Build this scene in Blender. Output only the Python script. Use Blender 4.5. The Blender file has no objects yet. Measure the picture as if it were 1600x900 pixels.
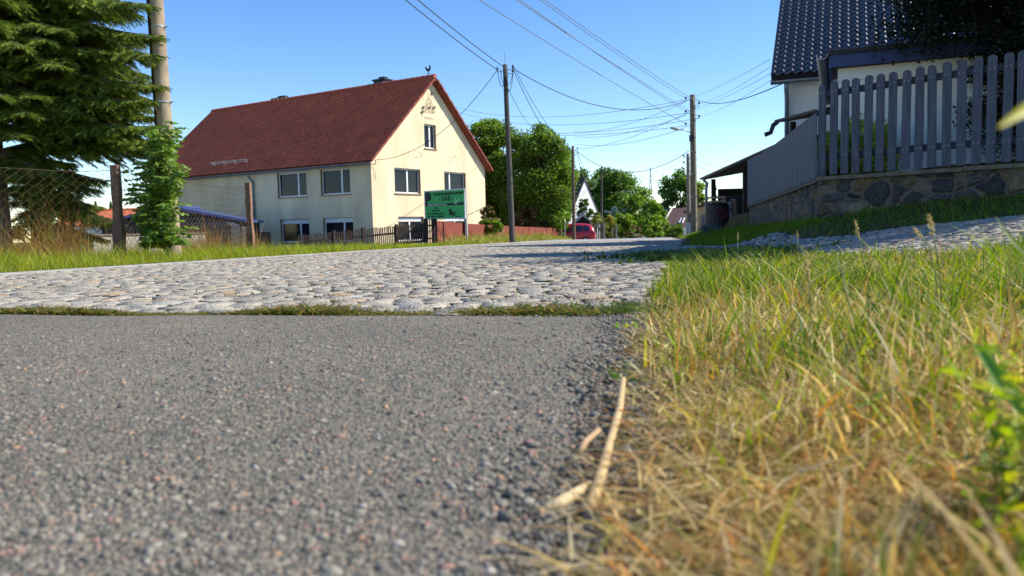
import bpy, math, random
import numpy as np
from mathutils import Vector, Matrix

random.seed(7)
rng = np.random.default_rng(11)
sc = bpy.context.scene
R = math.radians

# ------------------------------------------------------------------ camera
IW, IH, FPX = 1600.0, 900.0, 1217.0
CAM_Z = 0.25
PITCH, ROLL = R(4.46), R(1.3)
FW = Vector((0, math.cos(PITCH), -math.sin(PITCH)))
R0 = Vector((1, 0, 0)); U0 = Vector((0, math.sin(PITCH), math.cos(PITCH)))
RT = R0 * math.cos(ROLL) - U0 * math.sin(ROLL)
UP = R0 * math.sin(ROLL) + U0 * math.cos(ROLL)
cd = bpy.data.cameras.new('camera'); cam = bpy.data.objects.new('camera', cd)
sc.collection.objects.link(cam); sc.camera = cam
m = Matrix((RT, UP, -FW)).transposed().to_4x4(); m.translation = Vector((0, 0, CAM_Z))
cam.matrix_world = m
cd.sensor_width = 36; cd.lens = FPX / IW * 36
cd.clip_start = 0.02; cd.clip_end = 6000
cd.dof.use_dof = True; cd.dof.focus_distance = 7.0; cd.dof.aperture_fstop = 6.0

# ------------------------------------------------------------------ sky, sun, exposure
SUN_EL, SUN_PHI = R(41), R(5)          # phi: angle from +X towards +Y
SD = Vector((math.cos(SUN_EL) * math.cos(SUN_PHI), math.cos(SUN_EL) * math.sin(SUN_PHI), math.sin(SUN_EL)))
w = bpy.data.worlds.new('World'); sc.world = w; w.use_nodes = True
nt = w.node_tree; nt.nodes.clear()
sky = nt.nodes.new('ShaderNodeTexSky'); sky.sky_type = 'NISHITA'; sky.sun_disc = False
sky.sun_elevation = SUN_EL; sky.sun_rotation = math.pi / 2 - SUN_PHI
sky.altitude = 200; sky.air_density = 1.0; sky.dust_density = 0.0; sky.ozone_density = 3.0
bg = nt.nodes.new('ShaderNodeBackground'); bg.inputs[1].default_value = 0.147
out = nt.nodes.new('ShaderNodeOutputWorld')
hs_ = nt.nodes.new('ShaderNodeHueSaturation'); hs_.inputs['Saturation'].default_value = 1.24; hs_.inputs['Hue'].default_value = .509
nt.links.new(sky.outputs[0], hs_.inputs['Color']); nt.links.new(hs_.outputs[0], bg.inputs[0]); nt.links.new(bg.outputs[0], out.inputs[0])
sl = bpy.data.lights.new('sun', 'SUN'); so = bpy.data.objects.new('sun', sl); sc.collection.objects.link(so)
sl.energy = 5.0; sl.angle = R(0.53); sl.color = (1.0, 0.93, 0.80)
so.rotation_euler = SD.to_track_quat('Z', 'Y').to_euler()
sc.view_settings.view_transform = 'Standard'; sc.view_settings.look = 'None'
sc.view_settings.exposure = 0.52; sc.view_settings.gamma = 1.0; sc.view_settings.use_curve_mapping = False
sc.render.engine = 'CYCLES'
sc.cycles.max_bounces = 6; sc.cycles.transparent_max_bounces = 8

# ------------------------------------------------------------------ pixel <-> world helpers (each thing gets its own real distance)
def P(px, py, d):
    v = FW * FPX + RT * (px - IW / 2) + UP * (IH / 2 - py)
    return Vector((0, 0, CAM_Z)) + v * (d / v.y)
def proj(p):
    q = Vector(p) - Vector((0, 0, CAM_Z)); f = q.dot(FW)
    return IW / 2 + q.dot(RT) / f * FPX, IH / 2 - q.dot(UP) / f * FPX

XL_Y = [-3, 2.7, 7.2, 18, 21, 47, 56, 75, 120, 400]; XL_X = [-6.2, -5.35, -4.8, -3.35, -2.8, 2.7, 4.4, 8.0, 16, 70]
XR_Y = [-3, 0, 0.54, 2.3, 8, 14.5, 27, 45, 75, 120, 400]; XR_X = [-.6, -.07, .03, .35, 1.6, 3.1, 5.9, 9.3, 15.5, 24, 80]
WY = [-6, 0, 4.3, 8.1, 9.6, 19, 30, 46, 60]; WX = [18.5, 13, 9, 5.26, 3.79, 5.81, 7.4, 12.0, 16.0]
def xl(y): return np.interp(y, XL_Y, XL_X)
def xr(y): return np.interp(y, XR_Y, XR_X)
def wx(y): return np.interp(y, WY, WX)
def sstep(a, b, x):
    t = np.clip((x - a) / (b - a), 0, 1); return t * t * (3 - 2 * t)
def gz(x, y):
    x = np.asarray(x, float); y = np.asarray(y, float)
    yy = np.clip(y, 0, 400)
    z = np.where(yy < 50, -0.0125 * yy, -0.625 - 0.018 * (yy - 50))
    u = x - xr(y)
    z = z + np.interp(u, [0, .8, 1.4, 2.0, 2.35, 3.2], [0, .045, .10, .18, .255, .34])
    dist = (wx(y) - x) * np.where(y < 9.6, 0.71, 0.97)
    z = z + 0.20 * (1 - sstep(0.0, 1.15, dist)) * (1 - sstep(40, 60, y))
    z = z + 0.42 * sstep(0.10, 0.30, -dist) * (1 - sstep(24, 27, y))
    ul = xl(y) - x
    z = z - 0.16 * np.clip(ul - 2.5, 0, 5.5) * sstep(6, 14, y)
    return z
def Z(x, y): return float(gz(x, y))
def G(px, d):
    """ground point seen in picture column px at distance d"""
    x = (px - 800) / FPX * d
    for _ in range(4):
        q = proj((x, d, Z(x, d))); x += (px - q[0]) / FPX * d
    return Vector((x, d, Z(x, d)))

# ------------------------------------------------------------------ object helpers
COL = sc.collection
ORG = {}
def tag(o, label=None, cat=None, group=None, kind=None):
    if label: o['label'] = label
    if cat: o['category'] = cat
    if group: o['group'] = group
    if kind: o['kind'] = kind
    return o
def thing(name, loc, label, cat, group=None):
    o = bpy.data.objects.new(name, None); COL.objects.link(o); o.location = loc
    o.empty_display_size = 0.2
    ORG[o.name] = Vector(loc); return tag(o, label, cat, group)
def link(name, me, parent=None, mats=None, smooth=False, origin=None):
    """me is in world coordinates; moved so that the object's origin is its parent's or its own base"""
    o = bpy.data.objects.new(name, me); COL.objects.link(o)
    if parent is not None:
        org = ORG[parent.name]; o.parent = parent
    else:
        if origin is None and len(me.vertices):
            a = np.empty(len(me.vertices) * 3); me.vertices.foreach_get('co', a); a = a.reshape(-1, 3)
            origin = Vector(((a[:, 0].min() + a[:, 0].max()) / 2, (a[:, 1].min() + a[:, 1].max()) / 2, a[:, 2].min()))
        org = Vector(origin or (0, 0, 0)); o.location = org
    me.transform(Matrix.Translation(-org)); ORG[o.name] = org
    for mm in (mats if isinstance(mats, (list, tuple)) else [mats]):
        if mm is not None: me.materials.append(mm)
    if smooth:
        me.polygons.foreach_set('use_smooth', [True] * len(me.polygons))
    return o
def np_mesh(name, V, Fc, col=None, uv=None):
    """V (n,3), Fc (m,k) with one k; col per vertex (n,3)"""
    me = bpy.data.meshes.new(name); V = np.asarray(V, np.float32); Fc = np.asarray(Fc, np.int32)
    mm, k = Fc.shape
    me.vertices.add(len(V)); me.vertices.foreach_set('co', V.ravel())
    me.loops.add(mm * k); me.loops.foreach_set('vertex_index', Fc.ravel())
    me.polygons.add(mm); me.polygons.foreach_set('loop_start', np.arange(mm, dtype=np.int32) * k)
    me.polygons.foreach_set('loop_total', np.full(mm, k, np.int32))
    if col is not None:
        ca = me.color_attributes.new('Col', 'FLOAT_COLOR', 'POINT')
        c = np.ones((len(V), 4), np.float32); c[:, :3] = col; ca.data.foreach_set('color', c.ravel())
    me.update(calc_edges=True); me.validate()
    return me

class MB:
    """collects shapes (world coordinates) into ONE mesh; faces carry a material index"""
    def __init__(s): s.v = []; s.f = []; s.mi = []
    def add(s, vs, fs, mi=0):
        b = len(s.v); s.v += [tuple(p) for p in vs]; s.f += [tuple(b + i for i in f) for f in fs]; s.mi += [mi] * len(fs); return s
    def box(s, c, size, ax=None, mi=0):
        """box centred at c; ax = (X, Y, Z) unit axes"""
        X, Y, Zv = ax or (Vector((1, 0, 0)), Vector((0, 1, 0)), Vector((0, 0, 1)))
        c = Vector(c); hx, hy, hz = size[0] / 2, size[1] / 2, size[2] / 2
        vs = [c + X * (sx * hx) + Y * (sy * hy) + Zv * (sz * hz) for sz in (-1, 1) for sx, sy in ((-1, -1), (1, -1), (1, 1), (-1, 1))]
        return s.add(vs, [(0, 3, 2, 1), (4, 5, 6, 7), (0, 1, 5, 4), (1, 2, 6, 5), (2, 3, 7, 6), (3, 0, 4, 7)], mi)
    def prism(s, poly, off, mi=0):
        """extrude a planar polygon (list of points) by vector off"""
        n = len(poly); off = Vector(off); vs = [Vector(p) for p in poly] + [Vector(p) + off for p in poly]
        fs = [tuple(range(n))[::-1], tuple(range(n, 2 * n))] + [(i, (i + 1) % n, n + (i + 1) % n, n + i) for i in range(n)]
        return s.add(vs, fs, mi)
    def tube(s, pts, rad, k=8, cap=True, mi=0):
        pts = [Vector(p) for p in pts]; n = len(pts)
        if not isinstance(rad, (list, tuple, np.ndarray)): rad = [rad] * n
        vs = []; prev = None
        for i, p in enumerate(pts):
            t = (pts[min(i + 1, n - 1)] - pts[max(i - 1, 0)]); t = t.normalized() if t.length > 1e-9 else Vector((0, 0, 1))
            if prev is None:
                a = Vector((0, 0, 1)) if abs(t.z) < .9 else Vector((1, 0, 0)); u = t.cross(a).normalized()
            else:
                u = (prev - t * prev.dot(t)).normalized()
            prev = u; v = t.cross(u)
            for j in range(k):
                a = 2 * math.pi * j / k; vs.append(p + (u * math.cos(a) + v * math.sin(a)) * rad[i])
        fs = [(i * k + j, i * k + (j + 1) % k, (i + 1) * k + (j + 1) % k, (i + 1) * k + j) for i in range(n - 1) for j in range(k)]
        if cap: fs += [tuple(range(k))[::-1], tuple((n - 1) * k + j for j in range(k))]
        return s.add(vs, fs, mi)
    def quad(s, a, b, c, d, mi=0): return s.add([a, b, c, d], [(0, 1, 2, 3)], mi)
    def build(s, name, mats, parent=None, smooth=False, origin=None, bevel=0):
        me = bpy.data.meshes.new(name); me.from_pydata(s.v, [], s.f)
        me.polygons.foreach_set('material_index', s.mi); me.update()
        o = link(name, me, parent, mats, smooth, origin)
        if bevel:
            b = o.modifiers.new('bevel', 'BEVEL'); b.width = bevel; b.segments = 2; b.limit_method = 'ANGLE'
        return o

# ------------------------------------------------------------------ materials
MATS = {}
def mat(name, col, rough=.8, var=.15, scale=6, bump=0.0, bscale=40, metallic=0, spec=.4, detail=6, col2=None, attr=False, trans=0, coords='Object', stretch=None):
    if name in MATS: return MATS[name]
    mt = bpy.data.materials.new(name); mt.use_nodes = True; t = mt.node_tree; N = t.nodes; L = t.links
    b = N['Principled BSDF']; b.inputs['Roughness'].default_value = rough; b.inputs['Metallic'].default_value = metallic
    b.inputs['Specular IOR Level'].default_value = spec
    tc = N.new('ShaderNodeTexCoord'); vec = tc.outputs[coords]
    if stretch:
        mp = N.new('ShaderNodeMapping'); mp.inputs['Scale'].default_value = stretch; L.new(vec, mp.inputs[0]); vec = mp.outputs[0]
    nz = N.new('ShaderNodeTexNoise'); nz.inputs['Scale'].default_value = scale; nz.inputs['Detail'].default_value = detail; L.new(vec, nz.inputs['Vector'])
    rp = N.new('ShaderNodeValToRGB'); rp.color_ramp.elements[0].position = .3; rp.color_ramp.elements[1].position = .7
    c2 = col2 or tuple(min(1, c * (1 + var)) for c in col); c1 = tuple(c * (1 - var) for c in col) if not col2 else col
    rp.color_ramp.elements[0].color = (*c1, 1); rp.color_ramp.elements[1].color = (*c2, 1)
    L.new(nz.outputs[0], rp.inputs[0]); colsock = rp.outputs[0]
    if attr:
        at = N.new('ShaderNodeAttribute'); at.attribute_name = 'Col'
        mx = N.new('ShaderNodeMix'); mx.data_type = 'RGBA'; mx.blend_type = 'MULTIPLY'; mx.inputs[0].default_value = 1
        L.new(at.outputs['Color'], mx.inputs[6]); L.new(colsock, mx.inputs[7]); colsock = mx.outputs[2]
    L.new(colsock, b.inputs['Base Color'])
    if bump:
        n2 = N.new('ShaderNodeTexNoise'); n2.inputs['Scale'].default_value = bscale; n2.inputs['Detail'].default_value = 8; L.new(vec, n2.inputs['Vector'])
        bp = N.new('ShaderNodeBump'); bp.inputs['Strength'].default_value = bump; bp.inputs['Distance'].default_value = .02
        L.new(n2.outputs[0], bp.inputs['Height']); L.new(bp.outputs[0], b.inputs['Normal'])
    if trans:
        tr = N.new('ShaderNodeBsdfTranslucent'); ms = N.new('ShaderNodeMixShader'); ms.inputs[0].default_value = trans
        hs = N.new('ShaderNodeHueSaturation'); hs.inputs['Saturation'].default_value = 1.1; hs.inputs['Value'].default_value = 1.5
        L.new(colsock, hs.inputs['Color']); L.new(hs.outputs[0], tr.inputs[0])
        L.new(b.outputs[0], ms.inputs[1]); L.new(tr.outputs[0], ms.inputs[2]); L.new(ms.outputs[0], N['Material Output'].inputs[0])
    MATS[name] = mt; return mt

W1 = (1, 1, 1)
M_leaf = mat('leaf', W1, .5, .12, 3, attr=True, trans=.42, spec=.35)
M_blade = mat('blade', W1, .5, .15, 30, attr=True, trans=.45, spec=.3)
M_needle = mat('needle', W1, .6, .15, 8, attr=True, trans=.12, spec=.25)
M_stone = mat('sett_stone', W1, .9, .32, 26, bump=.9, bscale=90, attr=True, spec=.15)
M_pebble = mat('pebble', W1, .7, .15, 60, bump=.3, bscale=400, attr=True)
M_bark = mat('bark', (.10, .075, .055), .95, .4, 8, bump=1, bscale=30, stretch=(3, 3, .6))
M_bark_grey = mat('bark_grey', (.16, .13, .10), .95, .4, 8, bump=1, bscale=25, stretch=(3, 3, .8))
M_concrete = mat('concrete', (.36, .33, .27), .9, .2, 5, bump=.4, bscale=60)
M_concrete_old = mat('concrete_old', (.15, .13, .09), .95, .35, 9, bump=.8, bscale=50)
M_post_red = mat('fence_post_stone', (.26, .15, .095), .95, .4, 14, bump=.9, bscale=50)
M_wood_grey = mat('weathered_wood', (.145, .15, .165), .85, .25, 7, bump=.5, bscale=30, stretch=(6, 6, .5))
M_wood_dark = mat('dark_wood', (.045, .03, .024), .85, .35, 8, bump=.4, stretch=(6, 6, .6))
M_wood_pole = mat('pole_wood', (.085, .075, .065), .9, .35, 8, bump=.5, stretch=(6, 6, .3))
M_wood_red = mat('red_wood', (.14, .028, .018), .85, .35, 5, bump=.5, stretch=(7, 7, .4), col2=(.34, .085, .045))
M_plaster = mat('cream_plaster', (.64, .52, .34), .95, .08, 1.0, bump=.25, bscale=90, col2=(.85, .71, .46), stretch=(1, 1, .35), detail=10)
M_plaster_white = mat('white_plaster', (.72, .72, .68), .95, .05, 2, bump=.25, bscale=90)
M_reveal = mat('brown_reveal', (.36, .25, .13), .9, .1)
M_white = mat('white_frame', (.8, .8, .8), .4, .03)
M_zinc = mat('zinc', (.20, .24, .28), .45, .15, 5, metallic=.6)
M_metal_dark = mat('dark_metal', (.03, .03, .035), .5, .2, metallic=.4)
M_steel = mat('galvanised_steel', (.42, .43, .42), .45, .15, metallic=.7)
M_wire = mat('wire', (.12, .105, .09), .6, .3, 20, metallic=.5)
M_cable = mat('cable_rubber', (.035, .05, .055), .6, .1)
M_cable_light = mat('cable_aluminium', (.16, .19, .21), .6, .1)
M_curtain = mat('curtain', (.26, .27, .29), .9, .3, 60, stretch=(1, 1, .05))
M_red_cloth = mat('red_blind', (.30, .09, .06), .9, .2, 30)
M_soil = mat('joint_soil', (.22, .19, .14), 1, .35, 12, bump=.6, bscale=80)
M_kerb = mat('kerb_concrete', (.40, .385, .35), .9, .18, 6, bump=.4, bscale=80)
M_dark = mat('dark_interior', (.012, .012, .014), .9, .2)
M_brown_board = mat('brown_boards', (.028, .02, .017), .85, .3, 6)

def glass_mat():
    mt = bpy.data.materials.new('window_glass'); mt.use_nodes = True; t = mt.node_tree; b = t.nodes['Principled BSDF']
    b.inputs['Base Color'].default_value = (.02, .025, .03, 1); b.inputs['Roughness'].default_value = .06
    b.inputs['Specular IOR Level'].default_value = .28; b.inputs['Alpha'].default_value = .6
    return mt
M_glass = glass_mat()

def ground_mat():
    mt = bpy.data.materials.new('meadow_ground'); mt.use_nodes = True; t = mt.node_tree; N = t.nodes; L = t.links; b = N['Principled BSDF']
    tc = N.new('ShaderNodeTexCoord')
    n1 = N.new('ShaderNodeTexNoise'); n1.inputs['Scale'].default_value = .8; n1.inputs['Detail'].default_value = 10; L.new(tc.outputs['Object'], n1.inputs[0])
    n2 = N.new('ShaderNodeTexNoise'); n2.inputs['Scale'].default_value = 35; n2.inputs['Detail'].default_value = 8; L.new(tc.outputs['Object'], n2.inputs[0])
    r1 = N.new('ShaderNodeValToRGB'); e = r1.color_ramp.elements; e[0].position = .35; e[0].color = (.06, .075, .02, 1); e[1].position = .65; e[1].color = (.13, .115, .05, 1)
    r2 = N.new('ShaderNodeValToRGB'); e = r2.color_ramp.elements; e[0].position = .35; e[0].color = (.35, .3, .25, 1); e[1].position = .7; e[1].color = (1.3, 1.2, 1.1, 1)
    mx = N.new('ShaderNodeMix'); mx.data_type = 'RGBA'; mx.blend_type = 'MULTIPLY'; mx.inputs[0].default_value = 1
    L.new(n1.outputs[0], r1.inputs[0]); L.new(n2.outputs[0], r2.inputs[0]); L.new(r1.outputs[0], mx.inputs[6]); L.new(r2.outputs[0], mx.inputs[7]); L.new(mx.outputs[2], b.inputs['Base Color'])
    b.inputs['Roughness'].default_value = 1; b.inputs['Specular IOR Level'].default_value = .1
    bp = N.new('ShaderNodeBump'); bp.inputs['Strength'].default_value = .8; bp.inputs['Distance'].default_value = .02; L.new(n2.outputs[0], bp.inputs['Height']); L.new(bp.outputs[0], b.inputs['Normal'])
    return mt
M_ground = ground_mat()

def asphalt_mat():
    mt = bpy.data.materials.new('asphalt'); mt.use_nodes = True; t = mt.node_tree; N = t.nodes; L = t.links; b = N['Principled BSDF']
    tc = N.new('ShaderNodeTexCoord'); v = tc.outputs['Object']
    def vor(scale, feat='F1'):
        n = N.new('ShaderNodeTexVoronoi'); n.inputs['Scale'].default_value = scale; n.feature = feat; n.inputs['Randomness'].default_value = 1; L.new(v, n.inputs['Vector']); return n
    def ramp(src, stops):
        r = N.new('ShaderNodeValToRGB'); el = r.color_ramp.elements
        while len(el) < len(stops): el.new(.5)
        for e, (p, c) in zip(el, stops): e.position = p; e.color = (*c, 1)
        L.new(src, r.inputs[0]); return r.outputs[0]
    nd = N.new('ShaderNodeTexNoise'); nd.inputs['Scale'].default_value = 90; L.new(v, nd.inputs['Vector'])
    va = vor(230); vb = vor(95); ve = vor(230, 'DISTANCE_TO_EDGE'); veb = vor(95, 'DISTANCE_TO_EDGE')
    sa = N.new('ShaderNodeSeparateColor'); L.new(va.outputs['Color'], sa.inputs[0])
    sb = N.new('ShaderNodeSeparateColor'); L.new(vb.outputs['Color'], sb.inputs[0])
    ca = ramp(sa.outputs[0], [(0, (.09, .088, .08)), (.3, (.165, .16, .145)), (.75, (.235, .225, .20)), (.95, (.28, .25, .21)), (1, (.34, .32, .28))])
    cb = ramp(sb.outputs[0], [(0, (.08, .08, .075)), (.35, (.18, .18, .165)), (.75, (.24, .225, .20)), (.95, (.33, .26, .20)), (1, (.38, .36, .32))])
    pick = ramp(sb.outputs[1], [(.62, (0, 0, 0)), (.66, (1, 1, 1))])
    mx = N.new('ShaderNodeMix'); mx.data_type = 'RGBA'; L.new(pick, mx.inputs[0]); L.new(ca, mx.inputs[6]); L.new(cb, mx.inputs[7])
    big = N.new('ShaderNodeTexNoise'); big.inputs['Scale'].default_value = 1.6; big.inputs['Detail'].default_value = 5; L.new(v, big.inputs['Vector'])
    bgc = ramp(big.outputs[0], [(.3, (.90, .86, .73)), (.7, (1.30, 1.22, 1.01))])
    m2 = N.new('ShaderNodeMix'); m2.data_type = 'RGBA'; m2.blend_type = 'MULTIPLY'; m2.inputs[0].default_value = 1
    L.new(mx.outputs[2], m2.inputs[6]); L.new(bgc, m2.inputs[7])
    crev = ramp(ve.outputs['Distance'], [(0, (.45, .45, .45)), (.12, (1, 1, 1))])
    m3 = N.new('ShaderNodeMix'); m3.data_type = 'RGBA'; m3.blend_type = 'MULTIPLY'; m3.inputs[0].default_value = .8
    L.new(m2.outputs[2], m3.inputs[6]); L.new(crev, m3.inputs[7])
    L.new(m3.outputs[2], b.inputs['Base Color']); b.inputs['Roughness'].default_value = .8; b.inputs['Specular IOR Level'].default_value = .35
    ad = N.new('ShaderNodeMath'); ad.operation = 'ADD'; L.new(ve.outputs['Distance'], ad.inputs[0])
    ml = N.new('ShaderNodeMath'); ml.operation = 'MULTIPLY'; ml.inputs[1].default_value = 1.6; L.new(veb.outputs['Distance'], ml.inputs[0]); L.new(ml.outputs[0], ad.inputs[1])
    a2 = N.new('ShaderNodeMath'); a2.operation = 'ADD'; L.new(ad.outputs[0], a2.inputs[0]); L.new(nd.outputs[0], a2.inputs[1])
    bp = N.new('ShaderNodeBump'); bp.inputs['Strength'].default_value = 1; bp.inputs['Distance'].default_value = .004; L.new(a2.outputs[0], bp.inputs['Height']); L.new(bp.outputs[0], b.inputs['Normal'])
    return mt
M_asphalt = asphalt_mat()

def sett_far_mat():
    mt = bpy.data.materials.new('far_setts'); mt.use_nodes = True; t = mt.node_tree; N = t.nodes; L = t.links; b = N['Principled BSDF']
    tc = N.new('ShaderNodeTexCoord'); v = tc.outputs['Object']
    a = N.new('ShaderNodeTexVoronoi'); a.inputs['Scale'].default_value = 6; L.new(v, a.inputs['Vector'])
    e = N.new('ShaderNodeTexVoronoi'); e.inputs['Scale'].default_value = 6; e.feature = 'DISTANCE_TO_EDGE'; L.new(v, e.inputs['Vector'])
    r = N.new('ShaderNodeValToRGB'); r.color_ramp.elements[0].color = (.30, .30, .29, 1); r.color_ramp.elements[1].color = (.52, .49, .44, 1)
    s = N.new('ShaderNodeSeparateColor'); L.new(a.outputs['Color'], s.inputs[0]); L.new(s.outputs[0], r.inputs[0])
    r2 = N.new('ShaderNodeValToRGB'); r2.color_ramp.elements[0].color = (.25, .22, .17, 1); r2.color_ramp.elements[1].position = .08; L.new(e.outputs[0], r2.inputs[0])
    mx = N.new('ShaderNodeMix'); mx.data_type = 'RGBA'; mx.blend_type = 'MULTIPLY'; mx.inputs[0].default_value = 1; L.new(r.outputs[0], mx.inputs[6]); L.new(r2.outputs[0], mx.inputs[7]); L.new(mx.outputs[2], b.inputs['Base Color'])
    b.inputs['Roughness'].default_value = .85
    bp = N.new('ShaderNodeBump'); bp.inputs['Strength'].default_value = .8; bp.inputs['Distance'].default_value = .03; L.new(e.outputs[0], bp.inputs['Height']); L.new(bp.outputs[0], b.inputs['Normal'])
    return mt
M_setts_far = sett_far_mat()

def tile_mat(name, c1, c2, rough, tw, th, spec=.4, bumpd=.03):
    """UV driven roof tiles: u across in metres, v up the slope in metres"""
    mt = bpy.data.materials.new(name); mt.use_nodes = True; t = mt.node_tree; N = t.nodes; L = t.links; b = N['Principled BSDF']
    tc = N.new('ShaderNodeTexCoord')
    br = N.new('ShaderNodeTexBrick'); br.inputs['Scale'].default_value = 1; br.inputs['Brick Width'].default_value = tw; br.inputs['Row Height'].default_value = th
    br.inputs['Mortar Size'].default_value = .012; br.inputs['Mortar Smooth'].default_value = .3; br.inputs['Bias'].default_value = 0
    br.inputs['Color1'].default_value = (*c1, 1); br.inputs['Color2'].default_value = (*c2, 1); br.inputs['Mortar'].default_value = (c1[0] * .3, c1[1] * .3, c1[2] * .3, 1)
    L.new(tc.outputs['UV'], br.inputs['Vector'])
    nz = N.new('ShaderNodeTexNoise'); nz.inputs['Scale'].default_value = .9; nz.inputs['Detail'].default_value = 12; nz.inputs['Roughness'].default_value = .7; L.new(tc.outputs['Object'], nz.inputs['Vector'])
    r = N.new('ShaderNodeValToRGB'); r.color_ramp.elements[0].position = .3; r.color_ramp.elements[0].color = (.7, .7, .7, 1); r.color_ramp.elements[1].position = .7; r.color_ramp.elements[1].color = (1.15, 1.15, 1.15, 1); L.new(nz.outputs[0], r.inputs[0])
    mx = N.new('ShaderNodeMix'); mx.data_type = 'RGBA'; mx.blend_type = 'MULTIPLY'; mx.inputs[0].default_value = 1; L.new(br.outputs['Color'], mx.inputs[6]); L.new(r.outputs[0], mx.inputs[7]); L.new(mx.outputs[2], b.inputs['Base Color'])
    b.inputs['Roughness'].default_value = rough; b.inputs['Specular IOR Level'].default_value = spec
    return mt
M_tile_red = tile_mat('red_plain_tiles', (.56, .095, .040), (.68, .15, .06), .75, .18, .165)
M_tile_black = mat('glazed_black_tile', (.018, .020, .035), .27, .25, 20, spec=1.0)
M_ridge_red = mat('ridge_tile', (.34, .085, .05), .7, .25, 8)

def wall_stone_mat():
    mt = bpy.data.materials.new('rubble_stone'); mt.use_nodes = True; t = mt.node_tree; N = t.nodes; L = t.links; b = N['Principled BSDF']
    tc = N.new('ShaderNodeTexCoord'); mp = N.new('ShaderNodeMapping'); mp.inputs['Scale'].default_value = (1, 1, 1.5); L.new(tc.outputs['Object'], mp.inputs[0])
    nz = N.new('ShaderNodeTexNoise'); nz.inputs['Scale'].default_value = 3; L.new(mp.outputs[0], nz.inputs['Vector'])
    ad = N.new('ShaderNodeMix'); ad.data_type = 'RGBA'; ad.blend_type = 'ADD'; ad.inputs[0].default_value = .25; L.new(mp.outputs[0], ad.inputs[6]); L.new(nz.outputs['Color'], ad.inputs[7])
    a = N.new('ShaderNodeTexVoronoi'); a.inputs['Scale'].default_value = 3.6; L.new(ad.outputs[2], a.inputs['Vector'])
    e = N.new('ShaderNodeTexVoronoi'); e.inputs['Scale'].default_value = 3.6; e.feature = 'DISTANCE_TO_EDGE'; L.new(ad.outputs[2], e.inputs['Vector'])
    s = N.new('ShaderNodeSeparateColor'); L.new(a.outputs['Color'], s.inputs[0])
    r = N.new('ShaderNodeValToRGB'); el = r.color_ramp.elements; el[0].color = (.03, .03, .033, 1); el[1].color = (.20, .16, .10, 1); el.new(.45).color = (.075, .07, .068, 1); el.new(.8).color = (.13, .08, .035, 1)
    L.new(s.outputs[0], r.inputs[0])
    n2 = N.new('ShaderNodeTexNoise'); n2.inputs['Scale'].default_value = 25; n2.inputs['Detail'].default_value = 8; L.new(tc.outputs['Object'], n2.inputs['Vector'])
    r3 = N.new('ShaderNodeValToRGB'); r3.color_ramp.elements[0].position = .3; r3.color_ramp.elements[0].color = (.5, .5, .5, 1); r3.color_ramp.elements[1].position = .7; r3.color_ramp.elements[1].color = (1.4, 1.4, 1.4, 1); L.new(n2.outputs[0], r3.inputs[0])
    mm = N.new('ShaderNodeMix'); mm.data_type = 'RGBA'; mm.blend_type = 'MULTIPLY'; mm.inputs[0].default_value = 1; L.new(r.outputs[0], mm.inputs[6]); L.new(r3.outputs[0], mm.inputs[7])
    r2 = N.new('ShaderNodeValToRGB'); r2.color_ramp.elements[0].position = .04; r2.color_ramp.elements[1].position = .09; L.new(e.outputs[0], r2.inputs[0])
    mx = N.new('ShaderNodeMix'); mx.data_type = 'RGBA'; L.new(r2.outputs[0], mx.inputs[0]); mx.inputs[6].default_value = (.15, .125, .09, 1); L.new(mm.outputs[2], mx.inputs[7]); L.new(mx.outputs[2], b.inputs['Base Color'])
    b.inputs['Roughness'].default_value = .9
    cl = N.new('ShaderNodeMath'); cl.operation = 'MINIMUM'; cl.inputs[1].default_value = .15; L.new(e.outputs[0], cl.inputs[0])
    h = N.new('ShaderNodeMath'); h.operation = 'MULTIPLY_ADD'; L.new(n2.outputs[0], h.inputs[0]); h.inputs[1].default_value = .08; L.new(cl.outputs[0], h.inputs[2])
    bp = N.new('ShaderNodeBump'); bp.inputs['Strength'].default_value = 1; bp.inputs['Distance'].default_value = .25; L.new(h.outputs[0], bp.inputs['Height']); L.new(bp.outputs[0], b.inputs['Normal'])
    return mt
M_rubble = wall_stone_mat()

# ------------------------------------------------------------------ ground
def inpoly(x, y, poly):
    x = np.asarray(x); y = np.asarray(y); c = np.zeros(x.shape, bool); n = len(poly)
    for i in range(n):
        x1, y1 = poly[i]; x2, y2 = poly[(i + 1) % n]
        k = ((y1 > y) != (y2 > y)); xx = (x2 - x1) * (y - y1) / ((y2 - y1) or 1e-9) + x1
        c ^= k & (x < xx)
    return c
def ey(x): return 2.38 - .24 * (x - .31)               # far edge of the asphalt
GRASS_PATCH = [(-.05, 0), (.03, .54), (.35, 2.3), (1.6, 8), (1.85, 8.8), (2.1, 7.3), (2.12, 5.7), (2.15, 4.7), (2.3, 3.75), (2.7, 3.45), (6, 3.0), (6, 0)]
LANE = [(1.6, 8), (1.85, 8.8), (2.1, 7.3), (2.12, 5.7), (2.15, 4.7), (2.3, 3.75), (2.7, 3.45), (7, 2.9), (9, 3), (7.0, 4.9), (4.7, 6.8), (4.0, 7.8), (3.35, 8.9), (3.15, 11), (3.4, 15), (3.1, 14.5)]

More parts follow.
